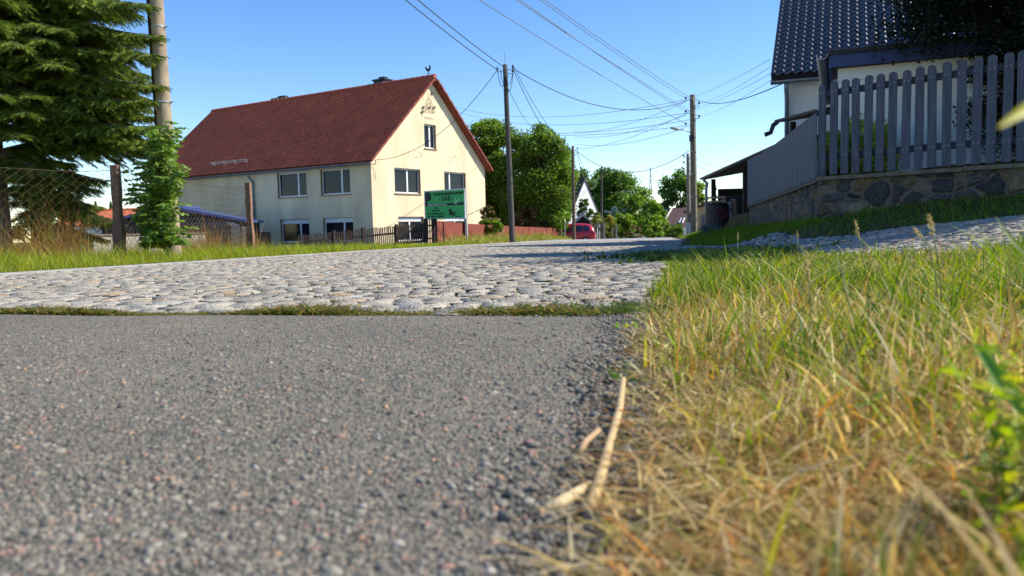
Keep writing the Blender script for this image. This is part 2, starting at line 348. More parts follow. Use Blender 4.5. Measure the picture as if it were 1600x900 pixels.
gx = np.concatenate([-np.geomspace(900, 12, 40), np.linspace(-11.8, -3, 60), np.linspace(-2.9, 7, 200), np.linspace(7.1, 20, 60), np.geomspace(21, 900, 36)])
gy = np.concatenate([np.linspace(-6, 0.2, 16), np.linspace(.25, 12, 220), np.linspace(12.1, 50, 170), np.geomspace(51, 2500, 60)])
X, Y = np.meshgrid(gx, gy)
ZZ = gz(X, Y)
onroad = (X > xl(Y) - .3) & (X < xr(Y)) | inpoly(X, Y, LANE) | ((Y < ey(X)) & (X < xr(Y)))
lane_ = inpoly(X, Y, LANE)
ZZ = ZZ + np.where(lane_, -.016, np.where(onroad, -.035, 0)) + np.where(onroad, 0, .012 * np.sin(X * 5.1 + np.cos(Y * 3)) * np.sin(Y * 4.3 + X))
nx, ny = len(gx), len(gy)
idx = np.arange(nx * ny).reshape(ny, nx)
Fq = np.stack([idx[:-1, :-1], idx[:-1, 1:], idx[1:, 1:], idx[1:, :-1]], -1).reshape(-1, 4)
g = link('ground', np_mesh('ground', np.stack([X, Y, ZZ], -1).reshape(-1, 3), Fq), None, M_ground, True, origin=(0, 0, 0)); tag(g, kind='structure')

def strip(name, ys, fa, fb, n, dz, material, zf=gz):
    V = []; ys = list(ys)
    for y in ys:
        a, b = float(fa(y)), float(fb(y))
        for i in range(n + 1):
            x = a + (b - a) * i / n; V.append((x, y, float(zf(x, y)) + dz))
    F_ = [(r * (n + 1) + i, r * (n + 1) + i + 1, (r + 1) * (n + 1) + i + 1, (r + 1) * (n + 1) + i) for r in range(len(ys) - 1) for i in range(n)]
    o = link(name, np_mesh(name, V, F_), None, material, True, origin=(0, 0, 0)); return tag(o, kind='structure')
strip('road_bed', np.concatenate([np.linspace(2.2, 32.4, 200)]), lambda y: xl(y), lambda y: xr(y) + .02, 20, -.008, M_soil)
strip('village_road', np.concatenate([np.linspace(32.2, 60, 60), np.linspace(61, 200, 80)]), lambda y: xl(y), xr, 16, -.004, M_setts_far)
kb = MB()
ys = np.concatenate([np.linspace(1.5, 60, 100)])
for a, b in zip(ys[:-1], ys[1:]):
    for_y = []
    for y in (a, b):
        x0 = float(xl(y)); z0 = Z(x0, y)
        for_y.append((Vector((x0 - .26, y, z0 + .012)), Vector((x0, y, z0 + .012)), Vector((x0, y, z0 - .03)), Vector((x0 - .26, y, z0 - .03))))
    p, q = for_y
    kb.quad(p[0], p[1], q[1], q[0]); kb.quad(p[1], p[2], q[2], q[1]); kb.quad(p[3], p[0], q[0], q[3])
tag(kb.build('kerb', M_kerb, origin=(0, 0, 0)), kind='structure')

# asphalt sheet with a raised worn edge
ax_ = np.concatenate([np.linspace(-14, -2.6, 30), np.linspace(-2.55, 1, 220)]); ay_ = np.linspace(0, 1, 150)
XX = np.repeat(ax_[None, :], 150, 0); top = ey(ax_)
YY = -4 + (top[None, :] + 4) * (ay_[:, None] ** .5)
lim = xr(YY) + .015 * np.sin(YY * 9) + .01 * np.sin(YY * 23 + 1) + .006 * np.sin(YY * 61)
XX = np.where(XX > lim, lim, XX)
edge_d = np.minimum(lim - XX, (top[None, :] - YY) * .9)
AZ = gz(XX, YY) + .006 - .012 * (1 - sstep(0, .05, edge_d)) + .0025 * np.sin(XX * 7 + YY * 3) * np.sin(YY * 5)
idx = np.arange(XX.size).reshape(XX.shape)
Fq = np.stack([idx[:-1, :-1], idx[:-1, 1:], idx[1:, 1:], idx[1:, :-1]], -1).reshape(-1, 4)
me = np_mesh('asphalt_road', np.stack([XX, YY, AZ], -1).reshape(-1, 3), Fq)
tag(link('asphalt_road', me, None, M_asphalt, True, origin=(0, 0, 0)), kind='structure')

# ------------------------------------------------------------------ cobbled road: every sett a small rounded block, one road mesh
def setts(name, spots, kind='structure', hgt=.016, colf=None):
    """spots: arrays x,y,w,l,rot"""
    x, y, wd, ln, rot = [np.asarray(a, float) for a in spots]; n = len(x); k = 5
    t = np.array([-1, -.88, 0, .88, 1.]); u, v = np.meshgrid(t, t); u = u.ravel(); v = v.ravel()
    ru = np.sqrt(np.maximum(0, 1 - .0 * u)); 
    drop = np.where(np.abs(u) > .95, 1.0, np.where(np.abs(v) > .95, .45, np.where(np.abs(u) > .5, .10, 0.0)))
    corner = (np.abs(u) > .95) & (np.abs(v) > .95)
    sx = np.where(corner, .86, 1) ; 
    jit = rng.normal(0, .05, (n, 25, 2))
    lx = (u * sx)[None, :] * wd[:, None] / 2 + jit[:, :, 0] * wd[:, None] / 2
    ly = (v * sx)[None, :] * ln[:, None] / 2 + jit[:, :, 1] * ln[:, None] / 2
    c, s = np.cos(rot)[:, None], np.sin(rot)[:, None]
    wxx = x[:, None] + lx * c - ly * s; wyy = y[:, None] + lx * s + ly * c
    lift = rng.normal(0, .0022, n)[:, None]; tx = rng.normal(0, .020, n)[:, None]; ty = rng.normal(0, .012, n)[:, None]
    z = gz(wxx, wyy) + lift + lx * tx + ly * ty - drop[None, :] * (hgt * rng.choice([.5, .8, 1.2, 2.0], n, p=[.35, .3, .22, .13]))[:, None] + rng.normal(0, .0026, (n, 25)) * (drop < .5) + .004
    V = np.stack([wxx, wyy, z], -1).reshape(-1, 3)
    f = np.array([(r * 5 + i, r * 5 + i + 1, (r + 1) * 5 + i + 1, (r + 1) * 5 + i) for r in range(4) for i in range(4)])
    Fq = (f[None] + (np.arange(n) * 25)[:, None, None]).reshape(-1, 4)
    base = np.array([.485, .44, .36]) * rng.uniform(.78, 1.15, (n, 1))
    hue = rng.random(n)
    base[hue < .10] *= np.array([1.08, .97, .86]); base[hue > .88] *= np.array([.90, .96, 1.03]); base[(hue > .5) & (hue < .52)] *= np.array([1.15, .9, .72])
    col = np.repeat(base, 25, 0)
    o = link(name, np_mesh(name, V, Fq, col), None, M_stone, True, origin=(0, 0, 0)); return tag(o, kind=kind)
xs, ys_, ws, ls, rs = [], [], [], [], []
y = 2.30
while y < 32.4:
    rl = random.uniform(.095, .13) * (1 if y < 14 else 1.35)
    x = float(xl(y)) + .02; end = float(xr(y)) - .02
    while x < end:
        wd = random.uniform(.10, .165) * (1 if y < 14 else 1.3)
        yy = y + .24 * -(x) * .55 * math.exp(-max(0, y - 2.3) / 3) + .03 * math.sin(x * 1.7 + y)      # rows run parallel to the asphalt edge first
        if yy > ey(x) + .07:
            xs.append(x + wd / 2); ys_.append(yy); ws.append(wd - random.choice([.003, .006, .012, .022])); ls.append(rl - random.choice([-.004, .0, .002, .012])); rs.append(random.gauss(0, .05))
        x += wd
    y += rl
setts('cobbled_road', (xs, ys_, ws, ls, rs))
# extra rows that fill the wedge along the slanting asphalt edge
xs, ys_, ws, ls, rs = [], [], [], [], []
y = 2.9
while y < 16:
    x = 1.5
    while x < 9.5:
        wd = random.uniform(.06, .11)
        if inpoly(x, y, LANE): xs.append(x); ys_.append(y + random.gauss(0, .008)); ws.append(wd - .012); ls.append(.072); rs.append(random.gauss(0, .12))
        x += wd
    y += .084
setts('side_lane', (xs, ys_, ws, ls, rs), hgt=.022)

# ------------------------------------------------------------------ pebbles and gravel
ICO_V = None
def stones(name, pts, size, col, material, **kw):
    """flattened 12-vertex pebbles"""
    global ICO_V
    if ICO_V is None:
        ph = (1 + 5 ** .5) / 2
        ICO_V = np.array([(-1, ph, 0), (1, ph, 0), (-1, -ph, 0), (1, -ph, 0), (0, -1, ph), (0, 1, ph), (0, -1, -ph), (0, 1, -ph), (ph, 0, -1), (ph, 0, 1), (-ph, 0, -1), (-ph, 0, 1)]) / 1.902
    f = np.array([(0, 11, 5), (0, 5, 1), (0, 1, 7), (0, 7, 10), (0, 10, 11), (1, 5, 9), (5, 11, 4), (11, 10, 2), (10, 7, 6), (7, 1, 8), (3, 9, 4), (3, 4, 2), (3, 2, 6), (3, 6, 8), (3, 8, 9), (4, 9, 5), (2, 4, 11), (6, 2, 10), (8, 6, 7), (9, 8, 1)])
    n = len(pts); sc3 = rng.uniform(.6, 1.3, (n, 3)) * np.array([1, 1, .6]); v = ICO_V[None] * sc3[:, None, :] * rng.uniform(.8, 1.2, (n, 12, 1)) * size[:, None, None] / 2
    a = rng.uniform(0, 6.28, n); c, s = np.cos(a)[:, None], np.sin(a)[:, None]
    vx = v[..., 0] * c - v[..., 1] * s; vy = v[..., 0] * s + v[..., 1] * c
    V = np.stack([vx, vy, v[..., 2]], -1) + pts[:, None, :]
    Fq = (f[None] + (np.arange(n) * 12)[:, None, None]).reshape(-1, 3)
    o = link(name, np_mesh(name, V.reshape(-1, 3), Fq, np.repeat(col, 12, 0)), None, material, True, origin=(0, 0, 0)); return tag(o, **kw)
def stone_cols(n, dark=.5):
    c = np.array([.235, .215, .170]) * rng.uniform(.4, 1.35, (n, 1)); h = rng.random(n)
    c[h < .025] = np.array([.50, .30, .18]) * rng.uniform(.7, 1.1, ((h < .025).sum(), 1)); c[h > .975] = np.array([.42, .39, .34]) * rng.uniform(.7, 1.1, ((h > .975).sum(), 1))
    c[(h > .5) & (h < .56)] = np.array([.32, .19, .15]); return c
n = 34000
d = .40 + (2.5 - .4) * rng.random(n) ** 1.5; px = rng.uniform(-.72, .30, n); x = px * d
k = (x < xr(d) - .01) & (d < ey(x) - .01); x, d = x[k], d[k]; n = len(x)
sz = rng.choice([.003, .0045, .0065, .009, .013], n, p=[.34, .38, .2, .07, .01]) * rng.uniform(.8, 1.2, n)
pts = np.stack([x, d, gz(x, d) + .006 + .0025 * np.sin(x * 7 + d * 3) * np.sin(d * 5) + sz * .02], -1)
stones('asphalt_aggregate', pts, sz, stone_cols(n), M_pebble, kind='structure')
# loose gravel along the crumbling edge
n = 15000
d = .40 + 2.1 * rng.random(n) ** 1.6; e = xr(d); x = e + rng.normal(.005, .055, n) * (1 + .4 / d) * .75; x = np.where(rng.random(n) < .45, e + rng.uniform(0, .5, n), x)
sz = rng.uniform(.003, .009, n) * np.where(rng.random(n) < .06, 1.9, 1)
pts = np.stack([x, d, gz(x, d) + .004 + sz * .25], -1)
stones('gravel', pts, sz, stone_cols(n) * .9, M_pebble, kind='stuff', label='loose gravel and grit along the crumbling asphalt edge', cat='gravel')
n = 5000
d = rng.uniform(2.6, 12, n); x = xr(d) + rng.normal(-.05, .22, n)
sz = rng.uniform(.006, .02, n); pts = np.stack([x, d, gz(x, d) + .002], -1)
stones('roadside_grit', pts, sz, stone_cols(n) * 1.2, M_pebble, kind='stuff', label='grit on the right edge of the cobbles', cat='gravel')

# ------------------------------------------------------------------ grass
def blades(bx, by, bz, h, wd, lean, az, col, segs=4, droop=.5):
    """vectorised bent ribbons; lean = sideways reach / height"""
    n = len(bx); t = np.linspace(0, 1, segs + 1)
    dirx, diry = np.cos(az), np.sin(az)
    tw = az + np.pi / 2 + rng.normal(0, .9, n); px_, py_ = np.cos(tw), np.sin(tw)
    reach = (lean * h)[:, None] * t[None, :] ** 1.7
    zz = h[:, None] * (t[None, :] - droop * lean[:, None].clip(0, 1.2) * t[None, :] ** 2.4 * .45)
    wv = wd[:, None] * (1 - t[None, :] ** 2.2) * .5 + wd[:, None] * .04
    cx = bx[:, None] + dirx[:, None] * reach; cy = by[:, None] + diry[:, None] * reach; cz = bz[:, None] + zz
    Lv = np.stack([cx - px_[:, None] * wv, cy - py_[:, None] * wv, cz], -1); Rv = np.stack([cx + px_[:, None] * wv, cy + py_[:, None] * wv, cz], -1)
    V = np.stack([Lv, Rv], 2).reshape(-1, 3); per = (segs + 1) * 2
    f = np.array([(2 * i, 2 * i + 1, 2 * i + 3, 2 * i + 2) for i in range(segs)])
    Fq = (f[None] + (np.arange(n) * per)[:, None, None]).reshape(-1, 4)
    return V, Fq, np.repeat(col, per, 0)
def merge(parts):
    V, F_, C, b = [], [], [], 0
    for v, f, c in parts: V.append(v); F_.append(f + b); C.append(c); b += len(v)
    return np.concatenate(V), np.concatenate(F_), np.concatenate(C)
GREEN = np.array([[.10, .20, .012], [.17, .27, .015], [.045, .10, .010], [.26, .31, .02], [.38, .36, .035]])
DRY = np.array([[.58, .42, .15], [.70, .54, .25], [.42, .27, .085], [.36, .34, .08], [.50, .24, .06], [.80, .68, .40]])
def pick(pal, n, p=None):
    c = pal[rng.choice(len(pal), n, p=p)]; return c * rng.uniform(.6, 1.35, (n, 1))
def clump_noise(x, y, s, seed=0):
    return (np.sin(x * s + seed + 1.3 * np.sin(y * s * .8 + seed)) + np.sin(y * s * 1.3 - seed * 2 + 1.7 * np.sin(x * s * .6))) * .25 + .5

# foreground patch: sample by distance so that the near part is dense
def patch_pts(n, dmin, dmax, pw, pmin=.0, pmax=.74):
    d = dmin + (dmax - dmin) * rng.random(n) ** pw; x = rng.uniform(pmin, pmax, n) * d
    k = inpoly(x, d, GRASS_PATCH); return x[k], d[k]
parts = []
# green tufts
x, d = patch_pts(60000, 1.1, 8.9, 1.35, .02)
q = clump_noise(x, d, 5, 1); keep = (rng.random(len(x)) < (.12 + 1.0 * sstep(1.5, 2.5, d)) * sstep(.2, .55, q + .25 * sstep(2, 3, d)));
edge = x - xr(d); keep &= (edge > .05 + .25 * rng.random(len(x)) * (d < 2.6)); x, d = x[keep], d[keep]; n = len(x)
h = rng.gamma(6, .0165, n) * (.30 + 1.25 * clump_noise(x, d, 4.3, 4) ** 1.3) * np.interp(d, [1, 1.8, 2.6, 3.4, 5, 8], [.75, .88, .74, .46, .38, .38])
parts.append(blades(x, d, gz(x, d), h, rng.uniform(.002, .0042, n) * np.interp(d, [1, 3, 8], [1, 1.25, 2]), rng.uniform(.15, 1.1, n), rng.uniform(0, 6.28, n), pick(GREEN, n, [.25, .3, .15, .2, .1])))
x, d = patch_pts(26000, .3, 4.6, 1.0, .72, 2.6); n = len(x)
h = rng.gamma(6, .0165, n) * (.4 + .9 * clump_noise(x, d, 3.1, 4)); parts.append(blades(x, d, gz(x, d), h, rng.uniform(.003, .007, n), rng.uniform(.15, 1.1, n), rng.uniform(0, 6.28, n), pick(np.concatenate([GREEN, DRY[:3]]), n)))
V, F_, C = merge(parts)
tag(link('grass', np_mesh('grass', V, F_, C), None, M_blade, False, origin=(0, 0, 0)), 'green grass tufts on the verge right of the cobbled road', 'grass', kind='stuff')

parts = []
x, d = patch_pts(48000, .40, 6.5, 1.6)
q = clump_noise(x, d, 6, 9); edge = x - xr(d)
keep = (rng.random(len(x)) < (.3 + .7 * q) * (1 - .72 * sstep(2.3, 3.4, d))) & (edge > np.interp(d, [.4, .9, 1.3, 2], [.13, .07, .03, .03]) + .09 * rng.random(len(x))); x, d = x[keep], d[keep]; n = len(x)
h = (.45 + 1.0 * clump_noise(x, d, 9, 2)) * rng.gamma(5, .0125, n) * np.interp(d, [.4, .9, 2, 3, 5], [.60, .9, 1.05, .8, .7])
pal = np.concatenate([DRY, GREEN[1:2] * 1.3, GREEN[3:5] * 1.1])
parts.append(blades(x, d, gz(x, d), h, rng.gamma(3, .0009, n).clip(.0012, .0065), rng.uniform(.1, 1.4, n), rng.uniform(0, 6.28, n), pick(pal, n, [.2, .16, .13, .12, .08, .08, .08, .08, .07])))
# matted straw lying almost flat
x, d = patch_pts(30000, .38, 5.5, 1.6); edge = x - xr(d); k = edge > .0 + .16 * rng.random(len(x)) ** 1.5 * np.interp(d, [.5, 1.2], [1, .5]); x, d = x[k], d[k]; n = len(x)
h = rng.uniform(.008, .03, n)
parts.append(blades(x, d, gz(x, d) + .002 + rng.random(n) * .012, h, rng.uniform(.0015, .0045, n), rng.uniform(1.5, 5, n), rng.uniform(0, 6.28, n), pick(DRY, n), droop=.9))
V, F_, C = merge(parts)
tag(link('dry_grass', np_mesh('dry_grass', V, F_, C), None, M_blade, False, origin=(0, 0, 0)), 'dry straw coloured grass beside the asphalt in the foreground', 'grass', kind='stuff')

# right bank below the wall, left verge, the far verge
def sow(name, label, n, xf, yf, h0, wd, pal, p=None, leanr=(.1, .9), hmod=None, keepf=None, w2=1.0):
    x, y = xf, yf
    if keepf is not None: k = keepf(x, y); x, y = x[k], y[k]
    n = len(x); h = rng.gamma(7, h0 / 7, n) * (.7 + .6 * clump_noise(x, y, 2.2, 3))
    if hmod is not None: h = h * hmod(x, y)
    v, f, c = blades(x, y, gz(x, y) - .01, h, wd * rng.uniform(.6, 1.2, n) * np.maximum(1, y / 12) * w2, rng.uniform(*leanr, n), rng.uniform(0, 6.28, n), pick(pal, n, p), segs=3)
    return tag(link(name, np_mesh(name, v, f, c), None, M_blade, False, origin=(0, 0, 0)), label, 'grass', kind='stuff')
n = 60000
y = 3.2 + 42 * rng.random(n) ** 1.5; side = rng.random(n)
lane_far = np.interp(y, [3, 4.9, 6.8, 7.8, 8.9, 11, 15, 22, 28, 46], [9, 7.0, 4.7, 4.0, 3.35, 3.15, 3.45, 5.1, 6.3, 9.9])
x = lane_far + (wx(y) + .1 - lane_far) * side ** .85
sow('bank_grass', 'short green grass bank below the rubble stone wall', n, x, y, .07, .006, GREEN, [.4, .35, .15, .08, .02], keepf=lambda x, y: x < wx(y) + .2)
n = 75000
y = 5.5 + 34 * rng.random(n) ** 1.7; x = xl(y) - .27 - 5.2 * rng.random(n) ** 1.0
VP = np.concatenate([GREEN[[1, 3, 4]] * 1.25, DRY[3:4]])
sow('verge_grass', 'long sunlit grass between the left kerb and the wire fence', n, x, y, .19, .006, VP, [.3, .35, .25, .1], leanr=(.2, 1.0), hmod=lambda x, y: np.interp(xl(y) - x, [.2, .6, 1.2, 6], [.35, .7, 1, 1.05]) * np.interp(y, [6, 20, 26, 40], [1, .9, .45, .4]), keepf=lambda x, y: x > -10 + 0 * y)
n = 16000
y = 30 + 32 * rng.random(n); x = xl(y) - .27 - 1.6 * rng.random(n)
sow('fence_foot_grass', 'weedy grass along the foot of the red board fence', n, x, y, .28, .008, np.concatenate([GREEN[[1, 3, 4]], DRY[:2]]), [.25, .25, .2, .15, .15], hmod=lambda x, y: np.interp(xl(y) - x, [.2, 1, 1.8], [.4, .8, 1.2]))
n = 11000   # dry weeds at the wire fence
y = 11 + 11 * rng.random(n); x = -6.6 - 1.2 * rng.random(n) + .3 * rng.normal(0, 1, n)
sow('dry_weeds', 'tall dry brown weeds growing through the wire mesh fence', n, x, y, .42, .005, DRY[[0, 2, 4]] * .8, None, leanr=(.1, .9), hmod=lambda x, y: .3 + 1.2 * sstep(.45, .75, clump_noise(x, y, 1.6, 8)))

# weeds in the joints of the cobbles
def rosettes(n, x, y, size, pal, leaves=9):
    P_ = []
    for j in range(leaves):
        az = rng.uniform(0, 6.28, n); h = size * rng.uniform(.3, 1.0, n)
        P_.append(blades(x + rng.normal(0, 1, n) * size * .4, y + rng.normal(0, 1, n) * size * .3, gz(x, y) - .006, h, size * .22, rng.uniform(.5, 2.2, n), az, pick(pal, n), segs=2, droop=.6))
    return merge(P_)
WEED = np.array([[.10, .16, .025], [.17, .19, .04], [.25, .21, .07], [.07, .13, .02]])
P_ = []
n = 2200; x = rng.uniform(-2.2, .55, n); y = ey(x) + .02 + np.abs(rng.normal(0, .07, n)); P_.append(rosettes(n, x, y, rng.uniform(.014, .034, n) * (.45 + 1.3 * clump_noise(x, y, 7, 2)), np.concatenate([WEED, [[.30, .20, .06], [.22, .13, .04], [.30, .27, .06]]])))
n = 4200; x = rng.uniform(-2.5, 3.4, n); y = 2.5 + 16 * rng.random(n) ** 1.2
k = (rng.random(n) < np.clip(.10 + .9 * sstep(1.5, .2, xr(y) - x) + .5 * (clump_noise(x, y, 2.3, 5) > .68), 0, 1)) & (x < xr(y) - .02); x, y = x[k], y[k]; P_.append(rosettes(len(x), x, y, rng.uniform(.012, .034, len(x)), np.concatenate([WEED, [[.34, .25, .08], [.28, .24, .05]]])))
n = 900; x = rng.uniform(.0, 1.0, n); y = 2.40 + np.abs(rng.normal(0, .16, n)); P_.append(rosettes(n, x, y, rng.uniform(.018, .045, n) * np.interp(x, [0, .3, 1], [.5, 1, 1.2]), WEED[[0, 3, 1]] * .9))
x, y = patch_pts(2600, 1.2, 7.5, 1.0); k = clump_noise(x, y, 4, 6) > .5; x, y = x[k], y[k]; P_.append(rosettes(len(x), x, y, rng.uniform(.02, .05, len(x)), np.array([[.16, .30, .03], [.10, .22, .02], [.30, .34, .05]])))
n = 700; x = 1.85 + rng.normal(0, .33, n); y = 7.6 + rng.normal(0, .8, n); P_.append(rosettes(n, x, y, rng.uniform(.05, .13, n), WEED[[0, 3]] * .9))
V, F_, C = merge(P_)
tag(link('joint_weeds', np_mesh('joint_weeds', V, F_, C), None, M_blade, False, origin=(0, 0, 0)), 'low weeds in the joints of the cobbles and along the asphalt edge', 'weeds', kind='stuff')

# ------------------------------------------------------------------ house helpers
def face_with_holes(mb, O, A, Wd, hgt_fn_poly, holes, n_off, mi=0):
    """wall face in the plane O + A*t + Z*z. The outline is a rectangle [0,Wd]x[z0,z1] cut into a grid around the holes."""
    z0, z1 = hgt_fn_poly
    ts = sorted({0, Wd, *[h[0] for h in holes], *[h[1] for h in holes]}); zs = sorted({z0, z1, *[h[2] for h in holes], *[h[3] for h in holes]})
    Zv = Vector((0, 0, 1))
    for i in range(len(ts) - 1):
        for j in range(len(zs) - 1):
            tm, zm = (ts[i] + ts[i + 1]) / 2, (zs[j] + zs[j + 1]) / 2
            if any(h[0] < tm < h[1] and h[2] < zm < h[3] for h in holes): continue
            mb.quad(*[O + A * t + Zv * z for t, z in ((ts[i], zs[j]), (ts[i + 1], zs[j]), (ts[i + 1], zs[j + 1]), (ts[i], zs[j + 1]))], mi)
    for h in holes:      # reveals
        inn = -n_off
        c = [O + A * t + Zv * z for t, z in ((h[0], h[2]), (h[1], h[2]), (h[1], h[3]), (h[0], h[3]))]
        for k in range(4):
            mb.quad(c[k], c[(k + 1) % 4], c[(k + 1) % 4] + inn, c[k] + inn, 1)
def roof_slab(mb, a, b, c, d, th, mi=0):
    """slab from eave a-b up to ridge d-c, thickness th downwards"""
    n = (b - a).cross(d - a).normalized()
    if n.z < 0: n = -n
    o = n * -th
    v = [a, b, c, d, a + o, b + o, c + o, d + o]
    mb.add(v, [(0, 1, 2, 3), (7, 6, 5, 4), (0, 4, 5, 1), (1, 5, 6, 2), (2, 6, 7, 3), (3, 7, 4, 0)], mi); return n
def uv_roof(o, A, B, org):
    me = o.data; uv = me.uv_layers.new(name='UVMap'); 
    for l in me.loops:
        p = me.vertices[l.vertex_index].co - org; uv.data[l.index].uv = (p.dot(A), p.dot(B))
def tiled_surface(name, e0, A, B, n, width, slope, tw, tl, material, parent, amp=.012, wave=0.0, skip=None):
    """real overlapping tiles: a stepped (and optionally waved) sheet over the roof plane; A along the eave, B up the slope, n normal"""
    rows = int(math.ceil(slope / tl)); V = []; Fq = []
    if wave:
        per = 8; cols = int(round(width / tw)) * per; us = np.linspace(0, width, cols + 1)
        prof = wave * np.array([math.sin(2 * math.pi * (i % per) / per) ** 1 if (i % per) < per / 2 else -.35 * math.sin(math.pi * ((i % per) - per / 2) / (per / 2)) for i in range(cols + 1)])
    else:
        cols = int(round(width / tw)) * 2; us = np.linspace(0, width, cols + 1); prof = np.zeros(cols + 1)
    for r in range(rows):
        v0, v1 = r * tl, min((r + 1) * tl + .01, slope); b = len(V)
        for vv, lift in ((v0, -.004), (v0, amp * 1.7), (v1, amp * .25)):
            for i, u in enumerate(us):
                V.append(e0 + A * float(u) + B * vv + n * (lift + float(prof[i]) + (0 if wave else (.004 if ((i // 2 + r) % 2) else 0))))
        c = cols + 1
        for k in range(2):
            for i in range(cols): Fq.append((b + k * c + i, b + k * c + i + 1, b + (k + 1) * c + i + 1, b + (k + 1) * c + i))
    me = np_mesh(name, np.array([tuple(v) for v in V]), np.array(Fq)); org = Vector(V[0])
    uv = me.uv_layers.new(name='UVMap'); co = np.array([tuple(v) for v in V]); li = np.empty(len(me.loops), np.int32); me.loops.foreach_get('vertex_index', li)
    rel = co - np.array(tuple(e0)); U = np.stack([rel @ np.array(tuple(A)), rel @ np.array(tuple(B))], -1)[li]; uv.data.foreach_set('uv', U.astype(np.float32).ravel())
    return link(name, me, parent, material, bool(wave))

def window(parent, O, A, nrm, h, depth=.16, split=.5, frame=.07, blind=None, sill=True, curtain=True, label=None):
    """O wall origin, h=(t0,t1,z0,z1) hole; frame > panes; everything sits back in the reveal"""
    Zv = Vector((0, 0, 1)); t0, t1, z0, z1 = h; zt = z1
    back = -nrm * depth; ax = (A, nrm, Zv)
    root = MB(); T = .05
    if blind: 
        root.box(O + A * (t0 + t1) / 2 + Zv * (z1 - .09) + back, (t1 - t0 - .002, T, .18), ax); zt = z1 - .18
    for zc in (z0 + frame / 2, zt - frame / 2): root.box(O + A * (t0 + t1) / 2 + Zv * zc + back, (t1 - t0 - .004, T, frame), ax)
    tm = t0 + (t1 - t0) * split
    for tc, ww in ((t0 + frame / 2, frame), (t1 - frame / 2, frame), (tm, frame * 1.5)): root.box(O + A * tc + Zv * (z0 + zt) / 2 + back, (ww, T * .96, zt - z0 - 2 * frame + .002), ax)
    f = root.build('window', [M_white], parent)
    if label: f['label'] = label
    pn = MB()
    for a, b in ((t0 + frame, tm - frame * .75), (tm + frame * .75, t1 - frame)): pn.box(O + A * (a + b) / 2 + Zv * (z0 + zt) / 2 + back, (b - a, .008, zt - z0 - 2 * frame), ax)
    pn.build('pane', M_glass, f)
    if curtain:
        cb = MB(); k = 26; bk = -nrm * (depth + .10)
        mt = curtain if not isinstance(curtain, bool) else M_curtain
        spans = ((t0 + .05, tm - .1), (tm + .1, t1 - .05)) if mt is M_curtain else ((t0 + .04, t1 - .04),)
        for a, b in spans:
            vs = []
            for i in range(k + 1):
                p = O + A * (a + (b - a) * i / k) + bk + nrm * (.02 * math.sin(i * 1.9)); vs += [p + Zv * (z0 + .02), p + Zv * (zt - .02)]
            cb.add(vs, [(2 * i, 2 * i + 2, 2 * i + 3, 2 * i + 1) for i in range(k)])
        cb.build('curtain', mt, f)
    if sill:
        s = MB().box(O + A * (t0 + t1) / 2 + Zv * (z0 - .03) + nrm * (-.05), (t1 - t0 + .10, .22, .05), ax); s.build('sill', M_reveal, f)
    return f

# ------------------------------------------------------------------ the cream farmhouse
C0 = Vector((-6.86, 39, 0)); GA = Vector((.543, .84, 0)).normalized(); FB = Vector((-.84, .543, 0)).normalized(); UZ = Vector((0, 0, 1))
NG = Vector((.84, -.543, 0)).normalized(); NF = -GA
base = -1.7; EAVE = 3.62 + CAM_Z; RIDGE = 8.05 + CAM_Z; GW = 9.9; GL = 18.7
house = thing('farmhouse', (C0.x, C0.y, base), 'cream two storey farmhouse with red tiled gable roof left of the road', 'house')
zc = CAM_Z
f_holes = [(1.45, 3.56, zc + 1.89, zc + 3.2), (4.62, 6.88, zc + 1.89, zc + 3.2), (1.35, 3.5, zc - .55, zc + .70), (4.55, 6.8, zc - .55, zc + .70)]
g_holes = [(1.73, 3.82, zc + 1.9, zc + 3.2), (5.91, 7.93, zc + 1.9, zc + 3.2), (1.9, 4.0, zc - .60, zc + .68), (5.9, 7.95, zc - .60, zc + .68)]
attic = (4.26, 5.27, zc + 4.38, zc + 5.68)
wl = MB()
face_with_holes(wl, C0, FB, GL, (base, EAVE), f_holes, NF * .28)
face_with_holes(wl, C0, GA, GW, (base, EAVE), g_holes, NG * .28)
# gable triangle with the attic window: split in strips around the hole
def gz_at(t): return EAVE + (RIDGE - EAVE) * (1 - abs(t - GW / 2) / (GW / 2))
tt = [0, attic[0], GW / 2, attic[1], GW]
def gp(t, z): return C0 + GA * t + UZ * z
wl.add([gp(0, EAVE), gp(attic[0], EAVE), gp(attic[0], gz_at(attic[0]))], [(0, 1, 2)])
wl.add([gp(attic[1], EAVE), gp(GW, EAVE), gp(attic[1], gz_at(attic[1]))], [(0, 1, 2)])
wl.quad(gp(attic[0], EAVE), gp(attic[1], EAVE), gp(attic[1], attic[2]), gp(attic[0], attic[2]))
wl.add([gp(attic[0], attic[3]), gp(attic[1], attic[3]), gp(attic[1], gz_at(attic[1])), gp(GW / 2, RIDGE), gp(attic[0], gz_at(attic[0]))], [(0, 1, 2, 3, 4)])
cc = [gp(attic[0], attic[2]), gp(attic[1], attic[2]), gp(attic[1], attic[3]), gp(attic[0], attic[3])]
for k in range(4): wl.quad(cc[k], cc[(k + 1) % 4], cc[(k + 1) % 4] - NG * .28, cc[k] - NG * .28, 1)
D0 = C0 + FB * GL
wl.quad(gp(GW, base), gp(GW, base) + FB * GL, gp(GW, EAVE) + FB * GL, gp(GW, EAVE))
wl.add([D0 + UZ * base, D0 + GA * GW + UZ * base, D0 + GA * GW + UZ * EAVE, D0 + GA * GW / 2 + UZ * RIDGE, D0 + UZ * EAVE], [(0, 1, 2, 3, 4)])
wl.build('wall', [M_plaster, M_reveal], house)
inn = MB()   # dark rooms behind the panes
